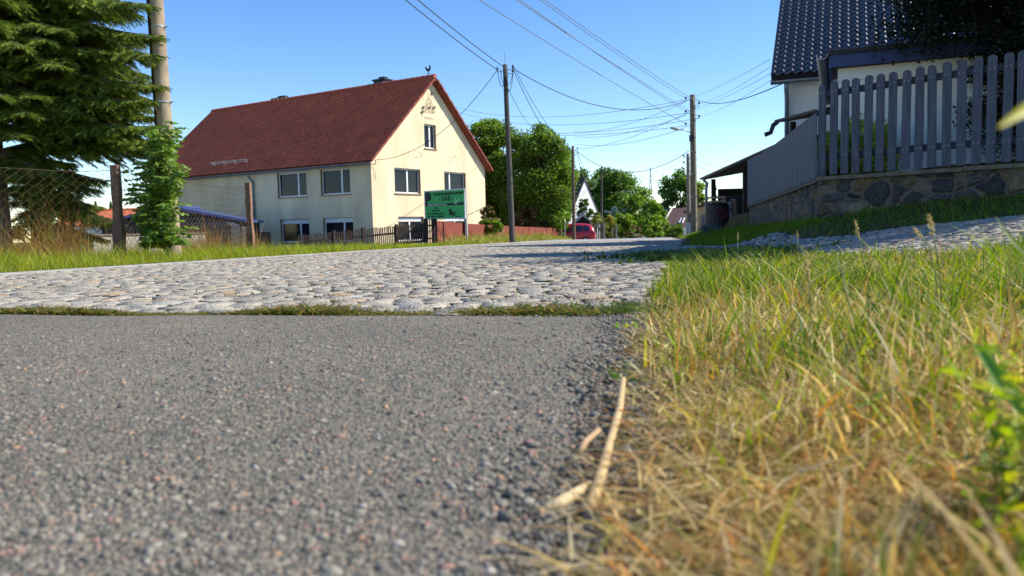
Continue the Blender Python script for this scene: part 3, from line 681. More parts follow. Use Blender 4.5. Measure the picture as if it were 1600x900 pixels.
inn.box(C0 + GA * (GW / 2) + FB * (GL / 2) + UZ * ((base + EAVE) / 2), (GL - .9, GW - .9, EAVE - base - .4), (FB, GA, UZ)); inn.box(gp(GW / 2, EAVE + 1.1) + FB * 4.5, (8, 3, 2.4), (FB, GA, UZ))
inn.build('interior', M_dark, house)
for h in f_holes[:2]: window(house, C0, FB, NF, h, split=.33, curtain=mat('blue_pane_reflection', (.03, .04, .10), .8, .3, 3))  # dark sheet behind the upper panes, their bluish reflection put into its colour
for h in f_holes[2:]: window(house, C0, FB, NF, h, blind=True, split=.35, curtain=M_red_cloth, label='window with a reddish brown blind behind the glass')
window(house, C0, GA, NG, g_holes[0], split=.55); window(house, C0, GA, NG, g_holes[1], split=.32)
window(house, C0, GA, NG, g_holes[2], blind=True, split=.5); window(house, C0, GA, NG, g_holes[3], blind=True, split=.5)
window(house, C0, GA, NG, attic, split=.6)
# roof
OV, VG = .30, .32
def roof_pt(side, t, s):   # side -1 front slope / +1 back slope ; t along FB ; s horizontal run from the eave overhang to the ridge
    half = GW / 2 + OV; k = s / half; z = EAVE - (RIDGE - EAVE) / (GW / 2) * OV + (RIDGE + .05 - EAVE + (RIDGE - EAVE) / (GW / 2) * OV) * k
    off = (-OV + s) if side < 0 else (GW + OV - s)
    return C0 + GA * off + FB * t + UZ * (z + .10)
rf = MB(); HF = GW / 2 + OV
roof_slab(rf, roof_pt(-1, -VG, 0), roof_pt(-1, GL + .2, 0), roof_pt(-1, GL + .2, HF), roof_pt(-1, -VG, HF), .10)
roof_slab(rf, roof_pt(1, -VG, 0), roof_pt(1, GL + .2, 0), roof_pt(1, GL + .2, HF), roof_pt(1, -VG, HF), .10)
roof = rf.build('roof', [M_wood_red], house)
e0 = roof_pt(-1, -VG - .02, -.04); B_ = (roof_pt(-1, 0, HF) - roof_pt(-1, 0, 0)); SL = B_.length + .04; B_ = B_.normalized(); n_ = FB.cross(B_); n_ = n_ if n_.z > 0 else -n_
t1 = tiled_surface('tiles', e0 + n_ * .02, FB, B_, n_, GL + VG + .24, SL, .18, .165, M_tile_red, roof)
e1 = roof_pt(1, -VG - .02, -.04); B2 = (roof_pt(1, 0, HF) - roof_pt(1, 0, 0)).normalized(); n2 = FB.cross(B2); n2 = n2 if n2.z > 0 else -n2
tiled_surface('tiles', e1 + n2 * .02, FB, B2, n2, GL + VG + .24, SL, .18, .33, M_tile_red, roof)
for side in (-1, 1):       # verge tiles stepping up both rakes
    vt = MB()
    Bs = B_ if side < 0 else B2; ns = n_ if side < 0 else n2
    for i in range(int(SL / .30)):
        p = roof_pt(side, -VG - .05, 0) + Bs * (i * .30 + .15) + ns * (.02 + .02 * (i % 2)) - UZ * .06
        vt.box(p + UZ * .03, (.07, .31, .10), (FB, Bs, ns))
    vt.build('verge_tiles', mat('verge_tile', (.22, .05, .035), .8, .3, 8), roof)
rd = MB(); r0 = roof_pt(-1, -VG, HF) + UZ * .05
nr = 52
for i in range(nr):
    a = r0 + FB * ((GL + .4) * i / nr); b = r0 + FB * ((GL + .4) * (i + 1) / nr + .03); rd.tube([a + UZ * .02, b], [.13, .105], 8)
rd.build('ridge_tiles', M_ridge_red, roof, smooth=False)
def chimney(t, wdt, h, off):
    p = C0 + GA * (GW / 2 + off) + FB * t + UZ * (RIDGE - .55)
    c = MB().box(p + UZ * (h / 2), (wdt, .75, h), (FB, GA, UZ)).build('chimney', mat('slate_cladding', (.035, .037, .045), .6, .3, 15, bump=.3), roof, bevel=.02)
    MB().box(p + UZ * (h + .05), (wdt + .14, .88, .08), (FB, GA, UZ)).box(p + UZ * (h + .16), (wdt * .5, .35, .16), (FB, GA, UZ)).build('chimney_cap', M_metal_dark, c)
chimney(3.9, .85, 1.05, .55); chimney(12.4, 1.15, .90, .55)
# snow guard bracket rail low on the left part of the roof
sg = MB()
for i in range(4): p = roof_pt(-1, 9.6 + i * .95, .55); sg.tube([p, p + n_ * .28], .02, 5)
for hgt in (.14, .26): sg.tube([roof_pt(-1, 9.4, .55) + n_ * hgt, roof_pt(-1, 12.7, .55) + n_ * hgt], .018, 5)
sg.build('snow_guard', M_steel, roof)
# gutter (half pipe) and downpipe
def gutter(mb, a, b, r=.075, k=8):
    a, b = Vector(a), Vector(b); t = (b - a).normalized(); s = t.cross(UZ).normalized(); vs = []
    for p in (a, b):
        for i in range(k + 1):
            an = math.pi * i / k; vs.append(p + s * math.cos(an) * r - UZ * math.sin(an) * r)
        for i in range(k + 1):
            an = math.pi * (k - i) / k; vs.append(p + s * math.cos(an) * (r - .008) - UZ * math.sin(an) * (r - .008))
    m_ = 2 * (k + 1); fs = [(i, (i + 1) % m_, m_ + (i + 1) % m_, m_ + i) for i in range(m_)] + [tuple(range(m_))[::-1], tuple(range(m_, 2 * m_))]
    mb.add(vs, fs)
gt = MB(); gutter(gt, roof_pt(-1, -VG, -.08) - UZ * .04, roof_pt(-1, GL + .2, -.08) - UZ * .06, .085); gt.build('gutter', M_zinc, house)
dp = MB(); q = roof_pt(-1, 8.8, -.08) - UZ * .1
dp.tube([q, q - UZ * .12, q - UZ * .38 + GA * .27, q - UZ * .6 + GA * .30, Vector((q.x, q.y, base)) + GA * .30], .055, 8); dp.build('downpipe', M_zinc, house, True)
# cellar door, plinth
MB().box(C0 + FB * 8.1 + UZ * (zc - .9) + NF * .02, (.9, .06, 1.9), (FB, GA, UZ)).build('door', mat('brown_door', (.10, .055, .03), .7, .2), house)
pl = MB(); pl.box(C0 + FB * GL / 2 + NF * .03 + UZ * (base + .45), (GL, .06, .9), (FB, GA, UZ)); pl.box(gp(GW / 2, base + .45) + NG * .03, (GW, .06, .9), (GA, NG, UZ)); pl.build('plinth', mat('plinth_render', (.30, .25, .18), .9, .15), house)
# weathercock on the ridge end
wc = MB(); wp = r0 + FB * .45 + UZ * .1
wc.tube([wp, wp + UZ * .24], .02, 6); wc.tube([wp + UZ * .1 - FB * .16, wp + UZ * .1 + FB * .16], .012, 5)
SC_ = .62
ck = [(-.02, .33), (-.16, .36), (-.26, .50), (-.24, .66), (-.33, .58), (-.36, .72), (-.30, .80), (-.20, .74), (-.12, .60), (.02, .56), (.10, .66), (.10, .80), (.15, .88), (.22, .86), (.25, .78), (.31, .76), (.24, .72), (.24, .56), (.16, .40), (.06, .33)]
wc.prism([wp - FB * a * SC_ + UZ * b * SC_ + NF * .015 for a, b in ck], -NF * .03)
wc.build('weathercock', M_metal_dark, house)
# wrought metal ornament on the gable: bell shaped outline with small bird / bell figures
orn = MB(); oc = lambda a, b: gp(4.72 + a, zc + 6.35 + b) + NG * .05
def bell(s, dx=0, dz=0): return [oc(dx + s * x, dz + s * y) for x, y in ((-.42, 0), (-.30, .12), (-.24, .45), (-.12, .66), (0, .74), (.12, .66), (.24, .45), (.30, .12), (.42, 0))]
orn.tube(bell(1.0), .012, 5); orn.tube(bell(.62, 0, .05), .012, 5); orn.tube([oc(0, .74), oc(0, 1.05)], .012, 5); orn.tube([oc(-.45, 0), oc(.45, 0)], .010, 5); orn.tube([oc(-.4, -.28), oc(-.2, -.36), oc(.05, -.3), oc(.3, -.38)], .012, 5)
for sx, sz in ((-.52, .15), (-.52, .9), (.42, .25), (.3, 1.0), (.0, .2), (-.62, -.1)):
    orn.prism([oc(sx - .09, sz), oc(sx, sz - .05), oc(sx + .09, sz), oc(sx + .07, sz + .07), oc(sx + .14, sz + .13), oc(sx + .02, sz + .10), oc(sx - .06, sz + .09)], NG * .015); orn.tube([oc(sx, sz - .05), oc(sx, sz - .3)], .006, 4)
orn.build('wall_ornament', M_wood_pole, house)
# weathered patches of missing paint, thin flakes standing proud
fl = MB(); random.seed(5)
for i in range(46):
    t = random.choice([random.uniform(2.6, 4.6), random.uniform(6.0, 7.4)]); z = zc + 3.95 + random.uniform(-.22, .22); r = random.uniform(.02, .07)
    fl.prism([gp(t + r * math.cos(a) * random.uniform(.6, 1.5), z + r * math.sin(a) * random.uniform(.5, 1)) + NG * .001 for a in [k * 1.05 for k in range(6)]], NG * .004)
fl.build('flaking_paint', mat('bare_render', (.42, .37, .28), .95, .2), house)
bk = gp(.05, EAVE - .35) + NG * .02
MB().tube([bk, bk + NG * .25, bk + NG * .25 + UZ * .2], .02, 6).tube([bk - UZ * .1 + NG * .03, bk + NG * .2 - UZ * .5, bk + NG * .1 - UZ * .75 - FB * .1, bk - FB * .05 - UZ * .5], .012, 5).build('cable_bracket', M_cable, house)

# ------------------------------------------------------------------ farm sign
sA = P(665, 342, 34.0); sB = P(727, 341.6, 32.5); sB.z = sA.z = (sA.z + sB.z) / 2 + .0
SX = (sB - sA); SW = SX.length; SX.normalize(); SN = SX.cross(UZ).normalized(); SH = 1.20
if SN.y > 0: SN = -SN
sign = thing('farm_sign', (sA.x, sA.y, Z(sA.x, sA.y)), 'green farm sign with hens and white frame above the red fence', 'sign')
sg_ = lambda u, v, o=0: sA + SX * (u * SW) + UZ * (v * SH) + SN * o
M_sgreen = mat('sign_green', (.03, .42, .085), .5, .08, 3)
MB().box(sg_(.5, .5), (SW, .02, SH), (SX, SN, UZ)).build('panel', M_sgreen, sign)
fr = MB()
for u, v, a, b in ((.5, .0, SW + .08, .05), (.5, 1, SW + .08, .05)): fr.box(sg_(u, v), (a, .05, b), (SX, SN, UZ))
for u in (0, 1): fr.box(sg_(u, .5), (.05, .046, SH - .05), (SX, SN, UZ))
fr.build('sign_frame', mat('sign_white', (.62, .66, .6), .5, .1), sign)
for u in (-.0, 1.0):
    p = sg_(u, 0, -.07); MB().box((p.x, p.y, (p.z + 1.0 + Z(p.x, p.y)) / 2), (.07, .07, p.z + 1.0 - Z(p.x, p.y)), (SX, SN, UZ)).build('post', mat('sign_post', (.4, .4, .38), .6, .2), sign)
M_sblack = mat('sign_black', (.012, .015, .012), .6, .1); M_swhite = mat('sign_lettering_white', (.65, .72, .65), .6, .05)
dk = MB()
dk.box(sg_(.5, .505, .012), (SW * .99, .006, SH * .085), (SX, SN, UZ))
cock = [(.01, .53), (.01, .95), (.10, .985), (.155, .93), (.16, .85), (.185, .80), (.15, .76), (.165, .70), (.115, .66), (.075, .64), (.06, .60), (.075, .53)]
dk.prism([sg_(u, v, .012) for u, v in cock], SN * .006)
hen = [(.60, .15), (.625, .19), (.60, .27), (.615, .33), (.64, .36), (.665, .34), (.69, .26), (.70, .2), (.78, .23), (.80, .20), (.72, .13), (.90, .05), (.88, .03), (.70, .10), (.66, .12)]
dk.prism([sg_(u, v, .012) for u, v in hen], SN * .006)
dk.build('dark_artwork', M_sblack, sign)
lt = MB()
lt.prism([sg_(u, v, .022) for u, v in [(.72, .52), (.76, .56), (.75, .70), (.77, .72), (.80, .64), (.86, .68), (.885, .66), (.86, .58), (.80, .55), (.83, .49)]], SN * .004)
lt.build('pale_hen', mat('hen_pale', (.28, .55, .33), .6, .1), sign)
def text(body, u, v, size, material, sx=1.0, parent=sign, off=.018, align='CENTER', name='lettering'):
    cu = bpy.data.curves.new(name, 'FONT'); cu.body = body; cu.size = size; cu.align_x = align; cu.align_y = 'CENTER'; cu.extrude = .002; cu.offset = .004
    o = bpy.data.objects.new(name, cu); COL.objects.link(o); cu.materials.append(material)
    M = Matrix((SX * sx, UZ, SN)).transposed().to_4x4()
    M.translation = sg_(u, v, off) - ORG[parent.name]
    bpy.context.view_layer.update(); me = bpy.data.meshes.new_from_object(o.evaluated_get(bpy.context.evaluated_depsgraph_get())); bpy.data.objects.remove(o); me.transform(M)
    if not me.materials: me.materials.append(material)
    o = bpy.data.objects.new(name, me); COL.objects.link(o); o.parent = parent; return o
text('Landwirtschaftsbetrieb', .60, .885, .20, M_sblack, .96)
text('- BÄR -', .55, .705, .27, M_sblack, 1.15)
text('Produkte direkt vom Erzeuger', .32, .505, .095, M_swhite, 1.0)
text('Eier', .28, .395, .11, M_sblack, 1.2); text('Kartoffeln', .28, .30, .11, M_sblack, 1.1); text('Heu- & Strohverkauf', .27, .195, .12, M_sblack, 1.0); text('aus eigener Haltung', .27, .095, .12, M_sblack, 1.0)

# ------------------------------------------------------------------ fences
def lerp(a, b, t): return Vector(a) * (1 - t) + Vector(b) * t
# left wire mesh fence with red brown stone posts
fpts = [Vector((-8.3, 10.0, 0)), P(182, 300, 13.0), P(388, 300, 18.9)]
fpts = [Vector((p.x, p.y, 0)) for p in fpts]
ftop = [CAM_Z + 1.12, CAM_Z + 1.10, CAM_Z + 1.14, CAM_Z + 1.1]
wf = thing('wire_fence', (fpts[1].x, fpts[1].y, Z(fpts[1].x, fpts[1].y)), 'sagging rusty wire mesh fence on rough reddish posts along the left verge', 'fence')
def rough_post(p, zt, zb, w_=.15):
    mb = MB(); n = 9; vs = []
    for i in range(n):
        z = zb + (zt - zb) * i / (n - 1); s = w_ / 2 * (1 + .08 * math.sin(i * 2.3 + p.x)) * (1.25 if i < 4 else 1)
        for a, b in ((-1, -1), (1, -1), (1, 1), (-1, 1)): vs.append((p.x + a * s * random.uniform(.9, 1.08), p.y + b * s * random.uniform(.9, 1.08), z))
    mb.add(vs, [(i * 4 + j, i * 4 + (j + 1) % 4, i * 4 + 4 + (j + 1) % 4, i * 4 + 4 + j) for i in range(n - 1) for j in range(4)] + [((n - 1) * 4, (n - 1) * 4 + 1, (n - 1) * 4 + 2, (n - 1) * 4 + 3)]); return mb
for p, zt in zip(fpts, ftop): rough_post(p, zt + .07, Z(p.x, p.y) - .2, .13).build('post', M_post_red, wf, bevel=.01)
mesh = MB(); wid = .085; R_ = .0030
for si in range(2):
    a, b = fpts[si], fpts[si + 1]; L_ = (b - a).length; n = int(L_ / wid); dirn = (b - a).normalized(); nrm_ = Vector((dirn.y, -dirn.x, 0))
    za, zb_ = ftop[si], ftop[si + 1]
    def top_z(t): return za + (zb_ - za) * t - .10 * math.sin(math.pi * t) ** 1.0 - .02 * math.sin(9 * t)
    def bul(t, s): return nrm_ * (.05 * math.sin(5 * t + s * 3) * math.sin(math.pi * t))
    hgt = 1.45
    rows = int(hgt / .062)
    for i in range(n + 1):     # zig-zag wires
        pts = []
        for j in range(rows + 1):
            t = min(max((i + (.5 if (i + j) % 2 else -.5)) / n, 0), 1); s = j / rows; zt = top_z(t)
            pts.append(a + (b - a) * t + UZ * (zt - s * hgt * (1 - .03 * math.sin(t * 7))) + bul(t, s))
        mesh.tube(pts, R_ * (1 if si < 1 else 1.25), 3, cap=False)
    tp = [a + (b - a) * (k / 14) + UZ * (top_z(k / 14) + .005) for k in range(15)]; mesh.tube(tp, .004, 4)
mesh.build('wire_mesh', mat('rusty_wire', (.12, .075, .045), .8, .4, 15), wf)

# dark leaning picket fence
pf = thing('picket_fence', tuple(G(600, 31)), 'dark brown leaning picket fence in front of the farmhouse corner', 'fence')
a = G(470, 29.5); b = G(668, 33.0); a.z = CAM_Z - .12 ; b.z = CAM_Z + .26
n = 66; pk = MB(); rl = MB(); dirn = Vector((b.x - a.x, b.y - a.y, 0)).normalized(); nn = Vector((dirn.y, -dirn.x, 0))
for i in range(n):
    t = i / (n - 1); tp = lerp(a, b, t); tp.z += .02 * math.sin(i * .9) + random.gauss(0, .012); lean = -.07 + .06 * t + random.gauss(0, .015)
    zb = tp.z - .92; pk.box(Vector((tp.x, tp.y, (tp.z + zb) / 2)) + dirn * 0, (.048, .022, tp.z - zb), (dirn, nn, (UZ + dirn * lean).normalized()))
pk.build('pickets', M_wood_dark, pf)
for dz in (-.28, -.74): rl.tube([a + UZ * dz - nn * .035, lerp(a, b, .5) + UZ * (dz - .02) - nn * .035, b + UZ * dz - nn * .035], .04, 4)
rl.build('rail', M_wood_dark, pf)
for t in (.25, .47, .74): p = lerp(a, b, t); MB().box((p.x, p.y, p.z - .42), (.11, .11, .98), (dirn, nn, UZ)).build('post', M_wood_dark, pf)
# red gate picket panel
a2 = G(666, 33.1); b2 = G(679, 33.4); gt_ = thing('picket_gate', tuple(a2), 'short red brown picket gate between the dark fence and the red boards', 'gate')
gp_ = MB(); dirn = (b2 - a2); dirn.z = 0; L_ = dirn.length; dirn.normalize(); nn = Vector((dirn.y, -dirn.x, 0)); zt = CAM_Z + .40
for i in range(5): p = a2 + dirn * (L_ * i / 4); gp_.box((p.x, p.y, zt - .52 + (.02 * (i % 2))), (.05, .025, 1.04), (dirn, nn, UZ))
for dz in (-.25, -.8): gp_.box((a2.x + dirn.x * L_ / 2, a2.y + dirn.y * L_ / 2 + .03, zt + dz), (L_, .04, .07), (dirn, nn, UZ))
gp_.build('pickets', mat('dark_red_wood', (.07, .02, .015), .8, .3), gt_)
for p in (a2, b2): MB().box((p.x, p.y, zt - .55), (.10, .10, 1.2), (dirn, nn, UZ)).build('post', M_wood_dark, gt_)
# red board fence
rfence = thing('board_fence', tuple(G(720, 38)), 'long closed fence of weathered red brown vertical boards', 'fence')
ks = [G(680, 33.5), G(724, 38.0), G(800, 46), G(878, 60)]; tops = [CAM_Z + .36, CAM_Z + .24, CAM_Z + .06, CAM_Z - .18]
bd = MB(); 
for s in range(3):
    a, b = ks[s], ks[s + 1]; dirn = Vector((b.x - a.x, b.y - a.y, 0)); L_ = dirn.length; dirn.normalize(); nn = Vector((dirn.y, -dirn.x, 0)); n = int(L_ / .14)
    for i in range(n):
        t = (i + .5) / n; p = lerp(a, b, t); zt = tops[s] * (1 - t) + tops[s + 1] * t + random.gauss(0, .006); zb = Z(p.x, p.y) - .1
        bd.box((p.x, p.y, (zt + zb) / 2), (.125, .02 + .004 * (i % 2), zt - zb), (dirn, nn, UZ))
bd.build('boards', M_wood_red, rfence)
for k, (p, zt) in enumerate(zip(ks, tops)):
    MB().box((p.x + .05, p.y - .06, (zt + .03 + Z(p.x, p.y)) / 2), (.13, .10, zt + .1 - Z(p.x, p.y))).build('post', mat('dark_red_wood', (.07, .02, .015)), rfence)

# ------------------------------------------------------------------ right: rubble wall, picket fence, board fence
def wall_pt(s):      # s = metres along the wall from its left corner towards the right/front
    y = 9.6 - .711 * s; return Vector((float(wx(y)), y, 0))
def zwt_right(px): return None
wall = thing('rubble_wall', (3.79, 9.6, Z(3.6, 9.6)), 'low retaining wall of mixed dark field stones below the pickets', 'wall')
wb = MB(); ns = 60; LW = 9.6
def cap_z(s): return CAM_Z + .515 + .006 * s          # underside of the pickets
vs = []
for i in range(ns + 1):
    p = wall_pt(LW * i / ns); nrm = Vector((-.71, -.71, 0)); j = rng.normal(0, .012, 6)
    zt = cap_z(LW * i / ns) - .035; zb = Z(p.x - .05, p.y) - .25
    for k in range(6): q = p + nrm * (.02 + j[k] + (.04 if k < 2 else 0)); vs.append((q.x, q.y, zb + (zt - zb) * k / 5))
    q = p - nrm * .32; vs += [(q.x, q.y, zt), (q.x, q.y, zb)]
k8 = 8
wb.add(vs, [(i * k8 + j, (i + 1) * k8 + j, (i + 1) * k8 + (j + 1) % k8, i * k8 + (j + 1) % k8) for i in range(ns) for j in range(k8)] + [tuple(range(k8)), tuple(ns * k8 + j for j in range(k8))[::-1]])
# return part below the solid fence, running away from us
n2_ = 40; vs = []
WALLB = [(3.79, 9.6), (5.81, 19.0)]
def back_pt(t): return Vector((3.79 + 2.02 * t, 9.6 + 9.4 * t, 0))
def back_cap(t): return CAM_Z + np.interp(t, [0, .15, 1], [.49, .47, .385])
for i in range(n2_ + 1):
    t = i / n2_; p = back_pt(t); nrm = Vector((-.978, .21, 0)); zt = float(back_cap(t)) - .03; zb = Z(p.x - .05, p.y) - .25
    for k in range(6): q = p + nrm * (.0 + rng.normal(0, .012) + (.03 if k < 2 else 0)); vs.append((q.x, q.y, zb + (zt - zb) * k / 5))
    q = p - nrm * .3; vs += [(q.x, q.y, zt), (q.x, q.y, zb)]
wb.add(vs, [(i * k8 + j, i * k8 + (j + 1) % k8, (i + 1) * k8 + (j + 1) % k8, (i + 1) * k8 + j) for i in range(n2_) for j in range(k8)] + [tuple(n2_ * k8 + j for j in range(k8))])
wb.build('stonework', M_rubble, wall)
cp = MB()
p0, p1 = wall_pt(0), wall_pt(LW); A_ = (p1 - p0).normalized(); Nn = Vector((-.71, -.71, 0))
for i in range(12):
    a, b = wall_pt(LW * i / 12 + .004), wall_pt(LW * (i + 1) / 12 - .004); c = (a + b) / 2 + UZ * (cap_z(LW * (i + .5) / 12) - .012) - Nn * .10
    cp.box(c, ((b - a).length, .36, .045), (A_, Nn, UZ))
for i in range(9):
    a, b = back_pt(i / 9 + .0005), back_pt((i + 1) / 9 - .0005); ca, cb_ = back_cap(i / 9), back_cap((i + 1) / 9); a.z = ca - .01; b.z = cb_ - .01; AA = (b - a).normalized(); NN = Vector((-.978, .21, 0))
    cp.box((a + b) / 2 - NN * .1, ((b - a).length, .3, .04), (AA, NN, AA.cross(NN) if AA.cross(NN).z > 0 else -AA.cross(NN)))
cp.build('coping', M_concrete_old, wall)
# near picket fence: each board a part
npf = thing('garden_picket_fence', (3.79, 9.6, cap_z(0)), 'grey weathered picket fence with rounded tops on the rubble wall', 'fence')
pxs = [1287, 1304.5, 1321.5, 1339, 1358, 1376.5, 1395.5, 1416.5, 1437.5, 1458.5, 1481, 1504, 1527.5, 1550.5, 1575, 1598]
def s_for_px(px, z):
    lo, hi = -.3, 5
    for _ in range(40):
        mid = (lo + hi) / 2; q = wall_pt(mid); q.z = z
        if proj(q)[0] < px: lo = mid
        else: hi = mid
    return lo
ss = [s_for_px(px, CAM_Z + 1.0) for px in pxs]; step = (ss[-1] - ss[4]) / 11
ss += [ss[-1] + step * (i + 1) for i in range(17)]
M_picket = mat('shade_blue_wood', (.082, .092, .118), .85, .3, 7, bump=.5, bscale=30, stretch=(6, 6, .5))  # grey wood with the deep blue shade put into its colour
for i, s in enumerate(ss):
    p = wall_pt(s) + Nn * .02; wdt = .088 if i else .08; zb = cap_z(s) + .03; zt = CAM_Z + 1.645 + .018 * s + random.gauss(0, .006)
    if i < 3: zb += .0
    mb = MB(); r = wdt / 2; out_ = [(-r, 0), (r, 0), (r, zt - zb - r)] + [(r * math.cos(a), zt - zb - r + r * .9 * math.sin(a)) for a in [math.pi * k / 8 for k in range(1, 8)]] + [(-r, zt - zb - r)]
    lean = random.gauss(0, .006)
    mb.prism([Vector((p.x, p.y, zb)) + A_ * (u + lean * v) + UZ * v for u, v in out_], Nn * .024); 
    for dz in (.22, .98):
        for o_ in (-.02, .02): q = Vector((p.x, p.y, zb + dz)) + A_ * (o_ + lean * dz) + Nn * .025; mb.tube([q, q + Nn * .004], .005, 6, mi=1)
    mb.build('picket', [M_picket, M_steel], npf)
for dz in (.22, .98):
    a, b = wall_pt(-.02) - Nn * .03, wall_pt(ss[-1] + .1) - Nn * .03; a.z = cap_z(0) + .03 + dz; b.z = cap_z(6) + .03 + dz + .02
    MB().box((a + b) / 2, ((b - a).length, .045, .075), ((b - a).normalized(), Nn, UZ)).build('rail', M_picket, npf)
# solid board fence descending along the lane
bf = thing('solid_board_fence', (4.4, 12.5, Z(4.3, 12.5)), 'tall closed grey board fence curving down beside the carport', 'fence')
nb = 74; mb = MB()
def bf_top(t): return CAM_Z + np.interp(t, [0, .12, .3, .5, .7, .85, 1], [1.31, 1.17, 1.12, 1.17, 1.27, 1.34, 1.43])
# heights from the photo: top edge y 178 at px 1278 falling to about 250 at px 1172
def top_from_photo(p):
    px = proj((p.x, p.y, 1.2))[0]; py = np.interp(px, [1165, 1172, 1190, 1210, 1230, 1250, 1279], [256, 250, 241, 229, 214, 199, 177])
    q = P(px, py, p.y); return q.z
for i in range(nb):
    t = (i + .5) / nb; p = back_pt(t); zt = top_from_photo(p); zb = float(back_cap(t)) + .02
    A2 = Vector((2.02, 9.4, 0)).normalized(); N2 = Vector((-.978, .21, 0))
    mb.box((p.x - .0 + N2.x * .04, p.y, (zt + zb) / 2), (.112, .018 + .006 * (i % 2), zt - zb), (A2, N2, UZ))
mb.build('boards', M_wood_grey, bf)
for t in (.0, .25, .5, .75, 1.0):
    p = back_pt(t) + Vector((.03, 0, 0)); zt = top_from_photo(back_pt(t)) - .03; zb = float(back_cap(t)) - .05
    MB().box((p.x, p.y, (zt + zb) / 2), (.07, .07, zt - zb)).build('post', M_wood_grey, bf)

# ------------------------------------------------------------------ white house on the right
HN = Vector((-.39, -.92, 0)).normalized(); HA = Vector((.92, -.39, 0)).normalized(); HBk = -HN
hc = P(1226, 300, 18.0); hc.z = 0
h2 = thing('white_house', (hc.x, hc.y, .3), 'white rendered house with glazed black tile roof behind the pickets', 'house')
he = CAM_Z + 3.42; HL, HD = 12.0, 9.0; hb = .1
wl = MB(); wh = [(1.02, 2.0, CAM_Z + 1.0, CAM_Z + 3.02), (5.5, 7, CAM_Z + 1.2, CAM_Z + 2.6)]
face_with_holes(wl, hc, HA, HL, (hb, he), wh, HN * .2)
for o_ in (hc, hc + HA * HL):
    wl.add([o_ + UZ * hb, o_ + HBk * HD + UZ * hb, o_ + HBk * HD + UZ * he, o_ + HBk * HD / 2 + UZ * (he + 3.7), o_ + UZ * he], [(0, 1, 2, 3, 4)])
wl.quad(hc + HBk * HD + UZ * hb, hc + HBk * HD + HA * HL + UZ * hb, hc + HBk * HD + HA * HL + UZ * he, hc + HBk * HD + UZ * he)
wl.build('wall', [M_plaster_white, M_plaster_white], h2)
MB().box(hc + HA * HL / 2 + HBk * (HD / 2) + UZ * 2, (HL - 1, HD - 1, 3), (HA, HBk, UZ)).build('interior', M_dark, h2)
tr = MB(); t0, t1, z0, z1 = wh[0]
for c, sz in (((t0 + t1) / 2, (t1 - t0 + .2, .03, .1)),): tr.box(hc + HA * c + UZ * (z1 + .05) + HN * .01, sz, (HA, HN, UZ))
tr.box(hc + HA * (t0 - .05) + UZ * ((z0 + z1) / 2) + HN * .01, (.10, .03, z1 - z0), (HA, HN, UZ)); tr.box(hc + HA * (t1 + .05) + UZ * ((z0 + z1) / 2) + HN * .01, (.10, .03, z1 - z0), (HA, HN, UZ))
tr.build('window_surround', M_plaster_white, h2)
window(h2, hc, HA, HN, wh[0], depth=.12, split=.5, blind=True); window(h2, hc, HA, HN, wh[1], depth=.12)
slope_len = math.hypot(HD / 2 + .35, 3.7 * (HD / 2 + .35) / (HD / 2)); Bh = (HBk * (HD / 2) + UZ * 3.7).normalized(); nh = HA.cross(Bh); nh = nh if nh.z > 0 else -nh
e_ = hc + HN * .35 - HA * .28 + UZ * (he - 3.7 / (HD / 2) * .35 + .12)
rb = MB(); roof_slab(rb, e_, e_ + HA * (HL + .5), e_ + HA * (HL + .5) + Bh * slope_len, e_ + Bh * slope_len, .14)
Bk2 = (-HBk * (HD / 2) + UZ * 3.7).normalized(); e2 = hc + HBk * (HD + .35) - HA * .28 + UZ * (he - 3.7 / (HD / 2) * .35 + .12)
roof_slab(rb, e2, e2 + HA * (HL + .5), e2 + HA * (HL + .5) + Bk2 * slope_len, e2 + Bk2 * slope_len, .14)
roof2 = rb.build('roof', [mat('dark_fascia', (.03, .032, .04), .6, .1)], h2)
tiled_surface('tiles', e_ + nh * .035 - Bh * .05, HA, Bh, nh, HL + .5, slope_len + .05, .19, .215, M_tile_black, roof2, amp=.018, wave=.032)
nk = HA.cross(Bk2); nk = nk if nk.z > 0 else -nk
tiled_surface('tiles', e2 + nk * .035, HA, Bk2, nk, HL + .5, slope_len, .49, .34, M_tile_black, roof2, amp=.02)
gb = MB(); gutter(gb, e_ - Bh * .07 - UZ * .09, e_ - Bh * .07 - UZ * .10 + HA * 3.2, .075); gb.build('gutter', M_zinc, h2)
q = e_ + HA * .33 - UZ * .15 - Bh * .05; d_ = MB(); d_.tube([q, q - UZ * .12, q - UZ * .35 + HBk * .22 + HA * .0, Vector((q.x, q.y, .4)) + HBk * .22], .05, 10); d_.build('downpipe', M_zinc, h2, True)
